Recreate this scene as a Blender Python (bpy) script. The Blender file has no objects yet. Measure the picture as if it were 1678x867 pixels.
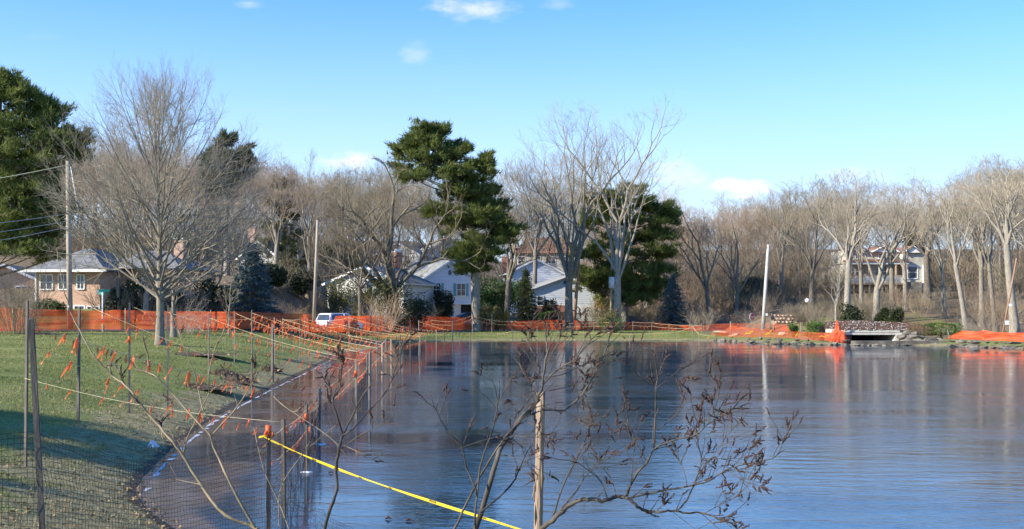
import bpy, math, random
import numpy as np
from mathutils import Vector, noise

SC = bpy.context.scene
COL = SC.collection
R = math.radians
F = 1800.0; CX = 839.0; HY = 503.0; EYE = 2.8

# ------------------------------------------------------------------ camera
cam = bpy.data.cameras.new("camera"); camo = bpy.data.objects.new("camera", cam); COL.objects.link(camo)
camo.location = (0, 0, EYE); camo.rotation_euler = (R(90), 0, 0)
cam.sensor_width = 36; cam.lens = 36 * F / 1678.0
cam.shift_y = (HY - 433.5) / 1678.0
cam.clip_start = 0.1; cam.clip_end = 4000
SC.camera = camo

# ------------------------------------------------------------------ light
SUN_AZ = 68.0; SUN_EL = 27.0          # degrees left of straight behind the camera, height
sx, sy = -math.sin(R(SUN_AZ)), -math.cos(R(SUN_AZ))
TO_SUN = Vector((sx * math.cos(R(SUN_EL)), sy * math.cos(R(SUN_EL)), math.sin(R(SUN_EL))))
sl = bpy.data.lights.new("sun", 'SUN'); sl.energy = 5.0; sl.angle = R(0.5); sl.color = (1.0, 0.91, 0.76)
so = bpy.data.objects.new("sun", sl); COL.objects.link(so)
so.rotation_euler = (-TO_SUN).to_track_quat('-Z', 'Y').to_euler(); so.location = (-60, -40, 60)

W = bpy.data.worlds.new("World"); SC.world = W; W.use_nodes = True
wn = W.node_tree.nodes; wl = W.node_tree.links
bg = wn['Background']; bg.inputs['Strength'].default_value = 0.115
sky = wn.new('ShaderNodeTexSky'); sky.sky_type = 'NISHITA'; sky.sun_disc = False
sky.sun_elevation = R(SUN_EL); sky.sun_rotation = math.atan2(sx, sy)
sky.air_density = 1.0; sky.dust_density = 0.25; sky.ozone_density = 2.2
def wmath(op, a, b=None, c=None):
    n = wn.new('ShaderNodeMath'); n.operation = op
    for i, v in enumerate((a, b, c)):
        if v is None: continue
        if isinstance(v, (int, float)): n.inputs[i].default_value = v
        else: wl.new(v, n.inputs[i])
    return n.outputs[0]
tc = wn.new('ShaderNodeTexCoord'); sep = wn.new('ShaderNodeSeparateXYZ'); wl.new(tc.outputs['Generated'], sep.inputs[0])
ypos = wmath('MAXIMUM', sep.outputs['Y'], 0.01)
cu = wmath('DIVIDE', sep.outputs['X'], ypos); cv = wmath('DIVIDE', sep.outputs['Z'], ypos)
cmb = wn.new('ShaderNodeCombineXYZ'); wl.new(cu, cmb.inputs[0]); wl.new(wmath('MULTIPLY', cv, 2.2), cmb.inputs[1])
nz = wn.new('ShaderNodeTexNoise'); nz.inputs['Scale'].default_value = 38; nz.inputs['Detail'].default_value = 7; nz.inputs['Roughness'].default_value = .55
wl.new(cmb.outputs[0], nz.inputs['Vector'])
total = None
for (px, py, rx, ry, a) in [(773, 12, 84, 28, .55), (684, 90, 36, 26, .22), (574, 263, 58, 18, .8), (1214, 309, 64, 20, 1.5),
                            (1108, 285, 75, 36, .40), (915, 6, 40, 14, .18), (1500, 330, 120, 30, .45), (1390, 290, 90, 22, .3), (60, 60, 50, 12, .05), (410, 5, 30, 10, .3)]:
    du = wmath('DIVIDE', wmath('SUBTRACT', cu, (px - CX) / F), rx / F)
    dv = wmath('DIVIDE', wmath('SUBTRACT', cv, (HY - py) / F), ry / F)
    rr = wmath('SQRT', wmath('ADD', wmath('MULTIPLY', du, du), wmath('MULTIPLY', dv, dv)))
    m = wmath('SUBTRACT', 1.0, rr)
    m = wmath('ADD', m, wmath('MULTIPLY', wmath('SUBTRACT', nz.outputs['Fac'], 0.5), 2.4))
    m = wmath('MULTIPLY', wmath('POWER', wmath('MINIMUM', wmath('MAXIMUM', m, 0.0), 1.0), 1.3), a)
    # stay near the ellipse
    lim = wmath('MINIMUM', wmath('MAXIMUM', wmath('MULTIPLY', wmath('SUBTRACT', 1.25, rr), 2.0), 0.0), 1.0)
    m = wmath('MULTIPLY', m, lim)
    total = m if total is None else wmath('MAXIMUM', total, m)
total = wmath('MINIMUM', total, 1.0)
front = wmath('GREATER_THAN', sep.outputs['Y'], 0.05)
total = wmath('MULTIPLY', total, front)
hs = wn.new('ShaderNodeMixRGB'); hs.blend_type = 'MULTIPLY'; hs.inputs[0].default_value = 1; wl.new(sky.outputs[0], hs.inputs[1]); hs.inputs[2].default_value = (.24, .84, 1.50, 1)
hz = wn.new('ShaderNodeMixRGB'); wl.new(hs.outputs[0], hz.inputs[1]); hz.inputs[2].default_value = (4.4, 5.35, 6.6, 1)
zc = wmath('MAXIMUM', sep.outputs['Z'], 0.0)
wl.new(wmath('POWER', 2.718, wmath('MULTIPLY', wmath('MULTIPLY', zc, zc), -25.0)), hz.inputs[0]); hs = hz
cm = wn.new('ShaderNodeMixRGB'); wl.new(total, cm.inputs[0]); wl.new(hs.outputs[0], cm.inputs[1]); cm.inputs[2].default_value = (6.0, 5.8, 6.2, 1)
wl.new(cm.outputs[0], bg.inputs['Color'])

SC.view_settings.view_transform = 'Standard'; SC.view_settings.look = 'None'
SC.view_settings.exposure = 0.84; SC.view_settings.gamma = 1.0
SC.view_settings.use_curve_mapping = False

rnd = random.Random(11)

# ------------------------------------------------------------------ helpers
def P(px, py, d): return Vector(((px - CX) / F * d, d, EYE + (HY - py) / F * d))
def WX(px, d): return (px - CX) / F * d
def WZ(py, d): return EYE + (HY - py) / F * d

def sstep(a, b, x):
    t = np.clip((x - a) / (b - a), 0, 1); return t * t * (3 - 2 * t)

def G(px, py): d = EYE * F / (py - HY); return ((px - CX) / F * d, d)   # point on the water level
shore = [G(292, 872), G(238, 828), G(222, 806), G(236, 782), G(262, 755), G(298, 724), G(338, 692), G(396, 660), G(448, 634), G(505, 607),
         G(538, 590), G(546, 582), G(575, 577), G(630, 570), (-11.2, 82), (-7.5, 88), (-3, 91), (4, 92.5), (12, 92), (16.6, 90.5), (18.5, 85), (19.5, 82.5), (22, 81),
         (24.6, 80), (25.4, 80), (25.5, 99), (28.9, 99), (28.9, 79), (30, 78.5), (33.5, 73), (45, 62), (62, 20), (50, -6), (28, 2), (14, 6), (6, 7.2),
         (1.5, 8), (-1.2, 9), (-3.0, 11.2)]
SH = np.array(shore)
def lake_sd(x, y):
    """signed distance, positive on land"""
    x = np.atleast_1d(np.asarray(x, float)); y = np.atleast_1d(np.asarray(y, float))
    best = np.full(x.shape, 1e9); inside = np.zeros(x.shape, bool)
    n = len(SH)
    for i in range(n):
        ax, ay = SH[i]; bx, by = SH[(i + 1) % n]
        dx, dy = bx - ax, by - ay
        t = np.clip(((x - ax) * dx + (y - ay) * dy) / (dx * dx + dy * dy), 0, 1)
        best = np.minimum(best, np.hypot(x - ax - t * dx, y - ay - t * dy))
        c = ((ay > y) != (by > y)) & (x < (bx - ax) * (y - ay) / (by - ay + 1e-12) + ax)
        inside ^= c
    return np.where(inside, -best, best)
FX = [-220, -60, -30, -23.4, -19, -16.6, -13.3, 3.9, 19.3, 24, 26, 30, 40, 220]
FY = [60, 64, 65, 66, 78, 88, 100, 115, 112, 108, 97, 91, 88, 88]
def fenceY(x): return np.interp(x, FX, FY)
def zground(x, y):
    x = np.atleast_1d(np.asarray(x, float)); y = np.atleast_1d(np.asarray(y, float))
    s = lake_sd(x, y)
    ang = x / np.maximum(y, 5)
    t = sstep(-0.27, -0.11, ang) * sstep(24, 40, y)
    H = 1.35 + (0.40 - 1.35) * t
    H = H + sstep(0.17, 0.23, ang) * sstep(40, 60, y) * 0.25
    L = 4.4 + .8 * t - 1.6 * (1 - sstep(9, 16, y))
    z = H * (1 - np.exp(-np.maximum(s, 0) / L))
    z = np.where(s < 0, -np.minimum(-s * 0.35, 1.2), z)
    r = y - fenceY(x)
    land = np.clip(s / 4.0, 0, 1)
    rl = np.clip(r - 8, 0, None)
    kl = 1 - sstep(-26, -14, x)
    kr = sstep(18, 27, x)
    k = 0.045 + 0.075 * kl + 0.048 * kr
    rise = np.where(rl < 45, rl * k, 45 * k + np.minimum((rl - 45) * 0.085, 14))
    z = z + rise * land * np.where(y > 40, 1, 0)
    return z
def zg(x, y): return float(zground(x, y)[0])

def setp(o, label=None, cat=None, group=None, kind=None):
    if label: o['label'] = label
    if cat: o['category'] = cat
    if group: o['group'] = group
    if kind: o['kind'] = kind
    return o
def empty(name, loc=(0, 0, 0), rz=0, label=None, cat=None, group=None):
    o = bpy.data.objects.new(name, None); COL.objects.link(o)
    o.location = loc; o.rotation_euler = (0, 0, rz); o.empty_display_size = .2
    return setp(o, label, cat, group)
def link(name, me, mat=None, parent=None, loc=None, rot=None, scale=None):
    o = bpy.data.objects.new(name, me); COL.objects.link(o)
    if mat is not None and len(me.materials) == 0: me.materials.append(mat)
    if parent is not None: o.parent = parent
    if loc is not None: o.location = loc
    if rot is not None: o.rotation_euler = rot
    if scale is not None: o.scale = scale if hasattr(scale, '__len__') else (scale,) * 3
    return o
def copy_tree(o, parent=None):
    c = o.copy(); COL.objects.link(c)
    if parent is not None: c.parent = parent
    for ch in list(o.children): copy_tree(ch, c)
    return c

class MB:
    """mesh builder"""
    def __init__(s): s.v = []; s.f = []; s.n = 0; s.sm = []
    def add(s, verts, faces, smooth=False):
        b = s.n
        s.v.extend([tuple(p) for p in verts]); s.n += len(verts)
        s.f.extend([tuple(i + b for i in f) for f in faces]); s.sm.extend([smooth] * len(faces))
    def box(s, c, size, rz=0.0, taper=1.0):
        x, y, z = size[0] / 2, size[1] / 2, size[2] / 2; cs, sn = math.cos(rz), math.sin(rz)
        vs = []
        for dz in (-z, z):
            k = taper if dz > 0 else 1
            for dx, dy in ((-x, -y), (x, -y), (x, y), (-x, y)):
                dx *= k; dy *= k
                vs.append((c[0] + dx * cs - dy * sn, c[1] + dx * sn + dy * cs, c[2] + dz))
        s.add(vs, [(0, 3, 2, 1), (4, 5, 6, 7), (0, 1, 5, 4), (1, 2, 6, 5), (2, 3, 7, 6), (3, 0, 4, 7)])
    def tube(s, pts, rad, n=6, cap=True, smooth=True):
        pts = [Vector(p) for p in pts]
        if not hasattr(rad, '__len__'): rad = [rad] * len(pts)
        vs = []; prev = None
        for i, p in enumerate(pts):
            d = (pts[min(i + 1, len(pts) - 1)] - pts[max(i - 1, 0)])
            if d.length < 1e-9: d = Vector((0, 0, 1))
            d.normalize()
            if prev is None:
                a = Vector((1, 0, 0)) if abs(d.x) < .8 else Vector((0, 1, 0))
                u = d.cross(a).normalized()
            else:
                u = prev - d * prev.dot(d)
                u = u.normalized() if u.length > 1e-6 else d.orthogonal().normalized()
            prev = u; w = d.cross(u)
            for k in range(n):
                a = 2 * math.pi * k / n
                vs.append(p + (u * math.cos(a) + w * math.sin(a)) * rad[i])
        fs = []
        for i in range(len(pts) - 1):
            for k in range(n):
                fs.append((i * n + k, i * n + (k + 1) % n, (i + 1) * n + (k + 1) % n, (i + 1) * n + k))
        s.add(vs, fs, smooth)
        if cap and n > 2:
            m = len(pts)
            s.f.append(tuple(s.n - m * n + k for k in range(n))[::-1]); s.sm.append(False)
            s.f.append(tuple(s.n - n + k for k in range(n))); s.sm.append(False)
    def mesh(s, name, mat=None):
        me = bpy.data.meshes.new(name); me.from_pydata(s.v, [], s.f)
        me.polygons.foreach_set('use_smooth', s.sm)
        if mat is not None: me.materials.append(mat)
        me.update(); return me
    def build(s, name, mat=None, parent=None, **k):
        return link(name, s.mesh(name, mat), None, parent, **k)
def mesh_np(name, V, Fc, mat=None, smooth=False):
    """V (n,3), Fc (m,3 or 4)"""
    me = bpy.data.meshes.new(name); V = np.asarray(V, np.float32); Fc = np.asarray(Fc, np.int32)
    k = Fc.shape[1]
    me.vertices.add(len(V)); me.vertices.foreach_set('co', V.ravel())
    me.loops.add(Fc.size); me.loops.foreach_set('vertex_index', Fc.ravel())
    me.polygons.add(len(Fc)); me.polygons.foreach_set('loop_start', np.arange(0, Fc.size, k, dtype=np.int32))
    me.polygons.foreach_set('loop_total', np.full(len(Fc), k, np.int32))
    if smooth: me.polygons.foreach_set('use_smooth', np.ones(len(Fc), bool))
    if mat is not None: me.materials.append(mat)
    me.update(calc_edges=True); return me

# ------------------------------------------------------------------ materials
def newmat(name):
    m = bpy.data.materials.new(name); m.use_nodes = True
    nt = m.node_tree; b = nt.nodes['Principled BSDF']
    return m, nt, b
def mat(name, c1, c2=None, scale=5.0, rough=0.8, bump=0.0, detail=4, stretch=(1, 1, 1), spec=0.3, rand=0.0, metallic=0.0, contrast=1.0, sub=0, trans=0.0, coord='Object', c3=None):
    m, nt, b = newmat(name)
    b.inputs['Roughness'].default_value = rough; b.inputs['Specular IOR Level'].default_value = spec; b.inputs['Metallic'].default_value = metallic
    col = None
    if c2 is None and rand == 0: b.inputs['Base Color'].default_value = (*c1, 1)
    if c2 is None: c2 = c1
    tcn = nt.nodes.new('ShaderNodeTexCoord'); mp = nt.nodes.new('ShaderNodeMapping'); mp.inputs['Scale'].default_value = stretch
    nt.links.new(tcn.outputs[coord], mp.inputs[0])
    n = nt.nodes.new('ShaderNodeTexNoise'); n.inputs['Scale'].default_value = scale; n.inputs['Detail'].default_value = detail
    nt.links.new(mp.outputs[0], n.inputs['Vector'])
    cr = nt.nodes.new('ShaderNodeValToRGB'); w = .22 / contrast
    cr.color_ramp.elements[0].position = .5 - w; cr.color_ramp.elements[1].position = .5 + w
    cr.color_ramp.elements[0].color = (*c1, 1); cr.color_ramp.elements[1].color = (*c2, 1)
    if c3 is not None:
        e = cr.color_ramp.elements.new(.5); e.color = (*c3, 1)
    nt.links.new(n.outputs['Fac'], cr.inputs[0]); out = cr.outputs[0]
    if rand:
        oi = nt.nodes.new('ShaderNodeObjectInfo'); mr = nt.nodes.new('ShaderNodeMapRange')
        mr.inputs['To Min'].default_value = 1 - rand; mr.inputs['To Max'].default_value = 1 + rand
        nt.links.new(oi.outputs['Random'], mr.inputs['Value'])
        h = nt.nodes.new('ShaderNodeHueSaturation'); nt.links.new(out, h.inputs['Color']); nt.links.new(mr.outputs[0], h.inputs['Value']); out = h.outputs[0]
    nt.links.new(out, b.inputs['Base Color'])
    if bump:
        bp = nt.nodes.new('ShaderNodeBump'); bp.inputs['Strength'].default_value = bump; bp.inputs['Distance'].default_value = .02
        nt.links.new(n.outputs['Fac'], bp.inputs['Height']); nt.links.new(bp.outputs[0], b.inputs['Normal'])
    if trans:
        t = nt.nodes.new('ShaderNodeBsdfTranslucent'); nt.links.new(out, t.inputs['Color'])
        mx = nt.nodes.new('ShaderNodeMixShader'); mx.inputs[0].default_value = trans
        nt.links.new(b.outputs[0], mx.inputs[1]); nt.links.new(t.outputs[0], mx.inputs[2])
        nt.links.new(mx.outputs[0], nt.nodes['Material Output'].inputs['Surface'])
    return m
M = {}
M['bark_grey'] = mat('bark_grey', (.15, .13, .10), (.32, .285, .225), 3, .9, .6, stretch=(4, 4, 1), rand=.15)
M['bark_light'] = mat('bark_light', (.18, .16, .125), (.38, .34, .275), 3, .9, .5, stretch=(4, 4, 1), rand=.12)
M['bark_dark'] = mat('bark_dark', (.075, .062, .048), (.23, .195, .15), 3, .9, .6, stretch=(4, 4, 1), rand=.2)
M['twig_grey'] = mat('twig_grey', (.22, .185, .135), (.40, .345, .26), .5, .85, rand=.2)
M['twig_red'] = mat('twig_red', (.25, .18, .12), (.41, .315, .22), .5, .85, rand=.2)
M['twig_brown'] = mat('twig_brown', (.17, .135, .085), (.33, .27, .175), .5, .85, rand=.25)
M['needles'] = mat('needles', (.05, .08, .018), (.24, .27, .065), .9, .6, rand=.1, contrast=.8, trans=.35)
M['needles_dark'] = mat('needles_dark', (.03, .05, .018), (.11, .13, .045), .9, .6, rand=.1, trans=.25)
M['needles_blue'] = mat('needles_blue', (.045, .075, .075), (.13, .18, .18), 1.2, .6, rand=.1)
M['leaf_green'] = mat('leaf_green', (.035, .07, .018), (.10, .16, .035), 2, .5, rand=.15, trans=.2)
M['leaf_dark'] = mat('leaf_dark', (.018, .030, .012), (.055, .07, .025), 2, .55, rand=.15)
M['leaf_olive'] = mat('leaf_olive', (.07, .075, .025), (.20, .19, .07), 2, .6, rand=.15, trans=.2)
M['leaf_gold'] = mat('leaf_gold', (.10, .10, .02), (.42, .26, .05), 1.5, .6, trans=.2)
M['leaf_tan'] = mat('leaf_tan', (.34, .21, .10), (.55, .38, .20), 2, .7, trans=.3)
M['hedge'] = mat('hedge', (.035, .085, .015), (.13, .22, .035), 2, .6, trans=.2)
M['stake'] = mat('stake', (.17, .14, .105), (.36, .31, .235), 6, .85, .3, stretch=(3, 3, .4), rand=.25)
M['stake_dark'] = mat('stake_dark', (.075, .063, .052), (.17, .145, .12), 9, .85, .5, stretch=(3, 3, .4), rand=.2)
M['metal_post'] = mat('metal_post', (.10, .09, .08), (.22, .20, .17), 8, .5, rand=.2)
M['pole_wood'] = mat('pole_wood', (.30, .24, .17), (.50, .43, .33), 3, .85, .4, stretch=(5, 5, .3))
M['pole_brown'] = mat('pole_brown', (.26, .15, .09), (.38, .24, .16), 3, .85, .4, stretch=(5, 5, .3))
M['string'] = mat('string', (.72, .64, .36), (.85, .78, .5), 3, .7)
M['ribbon'] = mat('ribbon', (.95, .17, .05), (1.0, .27, .09), 9, .55, trans=.35, rand=.08)
M['black_net'] = mat('black_net', (.012, .012, .014), (.03, .03, .035), 4, .6)
M['white_paint'] = mat('white_paint', (.74, .74, .72), (.82, .82, .80), 2, .6)
M['blue_white'] = mat('blue_white', (.62, .66, .70), (.74, .78, .82), 1.2, .6, stretch=(.3, .3, 6))
M['trim'] = mat('trim', (.80, .80, .78), (.86, .86, .84), 2, .5)
M['teal'] = mat('teal', (.10, .32, .34), (.14, .40, .41), 2, .5)
M['sign_green'] = mat('sign_green', (.05, .42, .27), (.08, .50, .33), 2, .4)
M['roof_grey'] = mat('roof_grey', (.19, .19, .175), (.36, .36, .33), 1.5, .9, .3, stretch=(1, 1, 2), contrast=1.3)
M['roof_dark'] = mat('roof_dark', (.13, .13, .13), (.26, .26, .255), 2.5, .9, .3, contrast=1.3)
M['roof_red'] = mat('roof_red', (.22, .10, .07), (.34, .17, .12), 2.5, .85, .3)
M['glass'] = mat('glass', (.03, .035, .045), (.07, .08, .10), 1.0, .08, spec=.8)
M['shade_black'] = mat('shade_black', (.012, .012, .013), (.03, .03, .03), 2, .9)  # near-black colour standing in for the shade inside openings
M['asphalt'] = mat('asphalt', (.045, .045, .047), (.075, .073, .07), 3, .9, .2)
M['concrete'] = mat('concrete', (.42, .40, .35), (.58, .56, .50), 2, .85, .3)
M['concrete_white'] = mat('concrete_white', (.40, .38, .31), (.62, .59, .50), 2.5, .8, .3)
M['rock'] = mat('rock', (.055, .048, .038), (.28, .245, .19), 1.2, .9, .6, rand=.3, detail=8)
M['rock_tan'] = mat('rock_tan', (.40, .28, .19), (.62, .47, .34), 1.2, .9, .6, rand=.15, detail=8)
M['rust'] = mat('rust', (.10, .055, .04), (.19, .11, .08), 5, .8)
M['soil'] = mat('soil', (.035, .026, .02), (.13, .09, .055), 8, .95, .8)
M['seed'] = mat('seed', (.030, .018, .016), (.13, .075, .06), 30, .85, .5, contrast=.8)
M['shrub_bark'] = mat('shrub_bark', (.030, .026, .023), (.14, .115, .09), 18, .8, .5, stretch=(1, 1, .4))
M['shrub_tan'] = mat('shrub_tan', (.13, .10, .06), (.33, .26, .155), 18, .75, .4)
M['post_wood'] = mat('post_wood', (.20, .135, .09), (.44, .33, .245), 14, .85, .8, stretch=(4, 4, .5), detail=8)
M['deck_wood'] = mat('deck_wood', (.42, .29, .16), (.58, .42, .26), 4, .8)
M['steel'] = mat('steel', (.40, .41, .42), (.5, .51, .52), 6, .4, metallic=.6)
M['car_white'] = mat('car_white', (.78, .79, .80), (.84, .85, .86), 1, .25, spec=.6)
M['car_blue'] = mat('car_blue', (.03, .075, .22), (.05, .11, .30), 1, .2, spec=.6)
M['car_dark'] = mat('car_dark', (.025, .03, .035), (.05, .055, .06), 1, .2, spec=.6)
M['car_red'] = mat('car_red', (.35, .02, .02), (.45, .03, .03), 1, .25, spec=.6)
M['tyre'] = mat('tyre', (.02, .02, .02), (.04, .04, .04), 3, .9)
M['stop_red'] = mat('stop_red', (.55, .03, .04), (.65, .05, .06), 2, .4)
M['ink'] = mat('ink', (.01, .01, .01), (.02, .02, .02), 2, .6)
M['tape'] = mat('tape', (.80, .56, .02), (.92, .68, .04), 3, .45, trans=.25)
M['litter'] = mat('litter', (.7, .72, .75), (.85, .86, .9), 3, .6)
M['leaf_litter'] = mat('leaf_litter', (.12, .07, .035), (.44, .32, .17), 3.3, .8, contrast=.6)
M['grass_blade'] = mat('grass_blade', (.11, .14, .03), (.34, .35, .11), .35, .6, trans=.25, contrast=.7)
M['grass_dry'] = mat('grass_dry', (.30, .26, .13), (.46, .40, .23), 1.5, .7, trans=.2)

M['ice_rim'] = mat('ice_rim', (.30, .31, .34), (.62, .65, .70), 6, .5)
# brick
def brickmat(name, c1, c2, mortar, sc=1.0):
    m, nt, b = newmat(name)
    tcn = nt.nodes.new('ShaderNodeTexCoord'); sp = nt.nodes.new('ShaderNodeSeparateXYZ'); cb = nt.nodes.new('ShaderNodeCombineXYZ')
    ad = nt.nodes.new('ShaderNodeMath'); nt.links.new(tcn.outputs['Object'], sp.inputs[0])
    nt.links.new(sp.outputs['X'], ad.inputs[0]); nt.links.new(sp.outputs['Y'], ad.inputs[1])
    nt.links.new(ad.outputs[0], cb.inputs[0]); nt.links.new(sp.outputs['Z'], cb.inputs[1])
    br = nt.nodes.new('ShaderNodeTexBrick'); br.inputs['Scale'].default_value = sc
    br.inputs['Brick Width'].default_value = .24; br.inputs['Row Height'].default_value = .08; br.inputs['Mortar Size'].default_value = .01
    br.inputs['Color1'].default_value = (*c1, 1); br.inputs['Color2'].default_value = (*c2, 1); br.inputs['Mortar'].default_value = (*mortar, 1)
    nt.links.new(cb.outputs[0], br.inputs['Vector']); nt.links.new(br.outputs[0], b.inputs['Base Color'])
    b.inputs['Roughness'].default_value = .9
    return m
M['brick'] = brickmat('brick', (.50, .25, .16), (.62, .38, .25), (.55, .46, .38))
M['brick_red'] = brickmat('brick_red', (.34, .10, .05), (.48, .17, .09), (.40, .30, .24))

# orange safety fence: woven plastic net, holes cut by a procedural grid
def netmat(name, mortar, c1, c2, tr_):
    m, nt, b = newmat(name)
    N = nt.nodes.new; Lk = nt.links.new
    tcn = N('ShaderNodeTexCoord')
    n = N('ShaderNodeTexNoise'); n.inputs['Scale'].default_value = 1.0; n.inputs['Detail'].default_value = 6
    mp = N('ShaderNodeMapping'); mp.inputs['Scale'].default_value = (.6, 6.0, 1)
    Lk(tcn.outputs['UV'], mp.inputs[0]); Lk(mp.outputs[0], n.inputs['Vector'])
    cr = N('ShaderNodeValToRGB'); cr.color_ramp.elements[0].position = .35; cr.color_ramp.elements[1].position = .65
    cr.color_ramp.elements[0].color = (*c1, 1); cr.color_ramp.elements[1].color = (*c2, 1)
    Lk(n.outputs['Fac'], cr.inputs[0]); Lk(cr.outputs[0], b.inputs['Base Color'])
    b.inputs['Roughness'].default_value = .55
    tl = N('ShaderNodeBsdfTranslucent'); Lk(cr.outputs[0], tl.inputs['Color'])
    mx = N('ShaderNodeMixShader'); mx.inputs[0].default_value = tr_; Lk(b.outputs[0], mx.inputs[1]); Lk(tl.outputs[0], mx.inputs[2])
    tr = N('ShaderNodeBsdfTransparent')
    br = N('ShaderNodeTexBrick'); br.offset = 0; br.inputs['Scale'].default_value = 1; br.inputs['Brick Width'].default_value = .09
    br.inputs['Row Height'].default_value = .05; br.inputs['Mortar Size'].default_value = mortar; br.inputs['Mortar Smooth'].default_value = 0
    Lk(tcn.outputs['UV'], br.inputs['Vector'])
    mx2 = N('ShaderNodeMixShader'); Lk(br.outputs['Fac'], mx2.inputs[0]); Lk(tr.outputs[0], mx2.inputs[1]); Lk(mx.outputs[0], mx2.inputs[2])
    Lk(mx2.outputs[0], nt.nodes['Material Output'].inputs['Surface'])
    return m
M['orange_net'] = netmat('orange_net', .0165, (.80, .085, .022), (1.0, .20, .05), .4)
M['orange_net_open'] = netmat('orange_net_open', .0062, (.80, .10, .03), (1.0, .21, .06), .4)

# landmarks used in the labels of things that stand in rows
LM = [(0, 'past the left edge'), (70, 'above the small grey roofed house'), (150, 'above the brick house'), (215, 'just left of the lawn tree'), (310, 'behind the lawn tree'), (380, 'below the dark rounded pine top'), (440, 'above the blue spruce'), (500, 'left of the second pole'),
      (545, 'right of the second pole'), (610, 'above the white walled house'), (680, 'behind the broad dark limbed tree'), (740, 'above the white gabled house'), (800, 'behind the tall layered pine'), (860, 'right of the tall layered pine'), (920, 'above the striped houses'), (975, 'behind the tall airy tree'),
      (1040, 'behind the tallest bare tree'), (1090, 'behind the wide dark pine'), (1150, 'right of the wide dark pine'), (1215, 'left of the leaning pale pole'), (1270, 'behind the leaning pale pole'), (1320, 'right of the leaning pale pole'), (1365, 'behind the lamp post'), (1415, 'left of the hillside house'),
      (1465, 'behind the hillside house balcony'), (1520, 'right of the hillside house porch'), (1570, 'above the long low hedge'), (1625, 'above the right orange fence'), (1690, 'by the brown leaning pole')]
def landmark(px):
    for a, t in LM:
        if px < a: return t
    return 'past the right edge'

# ------------------------------------------------------------------ ground
def axis(segs):
    out = []
    for a, b, st in segs:
        out.extend(np.arange(a, b, st).tolist())
    out.append(segs[-1][1]); return np.array(out)
gx = axis([(-1500, -300, 120), (-300, -90, 12), (-90, -35, 2.5), (-35, -13, 1.0), (-13, 1, .22), (1, 14, 1.0), (14, 35, .5), (35, 70, 2), (70, 300, 12), (300, 1500, 120)])
gy = axis([(-300, -20, 28), (-20, 4, 1.5), (4, 26, .22), (26, 60, .5), (60, 120, .8), (120, 170, 2), (170, 330, 8), (330, 2600, 120)])
GXX, GYY = np.meshgrid(gx, gy); xs = GXX.ravel(); ys = GYY.ravel()
zs = zground(xs, ys); sd = lake_sd(xs, ys)
near = (ys < 130) & (np.abs(xs) < 60)
zadd = np.zeros_like(zs)
for i in np.nonzero(near)[0]:
    x, y = xs[i], ys[i]
    a = .05 * noise.noise((x * .5, y * .5, 0)) + (.028 * noise.noise((x * 2.1, y * 2.1, 3)) if y < 45 else 0)
    if y < 24: a += .018 * noise.noise((x * 5.3, y * 5.3, 9))
    zadd[i] = a * min(1, max(0, (sd[i] + .3) / 1.2))
zs = zs + zadd
nx, ny = len(gx), len(gy)
idx = np.arange(nx * ny).reshape(ny, nx)
Fq = np.stack([idx[:-1, :-1].ravel(), idx[:-1, 1:].ravel(), idx[1:, 1:].ravel(), idx[1:, :-1].ravel()], 1)

gm, nt, b = newmat('ground_mat')
N = nt.nodes.new; Lk = nt.links.new
geo = N('ShaderNodeNewGeometry')
def nnoise(scale, detail=5, vec=None, rough=.5):
    n = N('ShaderNodeTexNoise'); n.inputs['Scale'].default_value = scale; n.inputs['Detail'].default_value = detail; n.inputs['Roughness'].default_value = rough
    Lk(vec or geo.outputs['Position'], n.inputs['Vector']); return n.outputs['Fac']
def ramp(fac, stops):
    cr = N('ShaderNodeValToRGB'); Lk(fac, cr.inputs[0])
    e = cr.color_ramp.elements; e[0].position = stops[0][0]; e[0].color = (*stops[0][1], 1); e[1].position = stops[-1][0]; e[1].color = (*stops[-1][1], 1)
    for p, c in stops[1:-1]:
        q = e.new(p); q.color = (*c, 1)
    return cr.outputs[0]
def mixc(f, a, b2):
    m = N('ShaderNodeMixRGB')
    if isinstance(f, float): m.inputs[0].default_value = f
    else: Lk(f, m.inputs[0])
    Lk(a, m.inputs[1]); Lk(b2, m.inputs[2]); return m.outputs[0]
def nmath(op, a, b2):
    n = N('ShaderNodeMath'); n.operation = op
    for i, v in enumerate((a, b2)):
        if isinstance(v, (int, float)): n.inputs[i].default_value = v
        else: Lk(v, n.inputs[i])
    n.use_clamp = op in ('ADD',) ; return n.outputs[0]
grass = mixc(nnoise(4, 8), ramp(nnoise(.35, 5), [(.3, (.13, .155, .035)), (.55, (.22, .235, .065)), (.75, (.32, .29, .12))]), ramp(nnoise(14, 8), [(.35, (.08, .115, .025)), (.65, (.29, .30, .11))]))
dry = ramp(nnoise(5, 9, rough=.65), [(.3, (.12, .10, .045)), (.5, (.27, .23, .11)), (.7, (.45, .39, .21))])
litr = ramp(nnoise(2.2, 9, rough=.7), [(.3, (.07, .05, .032)), (.5, (.19, .14, .09)), (.72, (.32, .25, .16))])
mud = ramp(nnoise(7, 9, rough=.7), [(.3, (.07, .055, .04)), (.6, (.15, .115, .08)), (.8, (.26, .21, .15))])
al = N('ShaderNodeAttribute'); al.attribute_name = 'zones'; sp = N('ShaderNodeSeparateColor'); Lk(al.outputs['Color'], sp.inputs[0])
def edged(ch, amp=.5, sc=1.6):
    v = nmath('ADD', nmath('MULTIPLY', nmath('SUBTRACT', nnoise(sc, 6), .5), amp * 2), ch)
    m = N('ShaderNodeMapRange'); m.inputs['From Min'].default_value = .42; m.inputs['From Max'].default_value = .58; Lk(v, m.inputs['Value']); return m.outputs[0]
c = mixc(edged(sp.outputs[0], .45), grass, dry)
c = mixc(edged(sp.outputs[1], .5, .9), c, litr)
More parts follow.
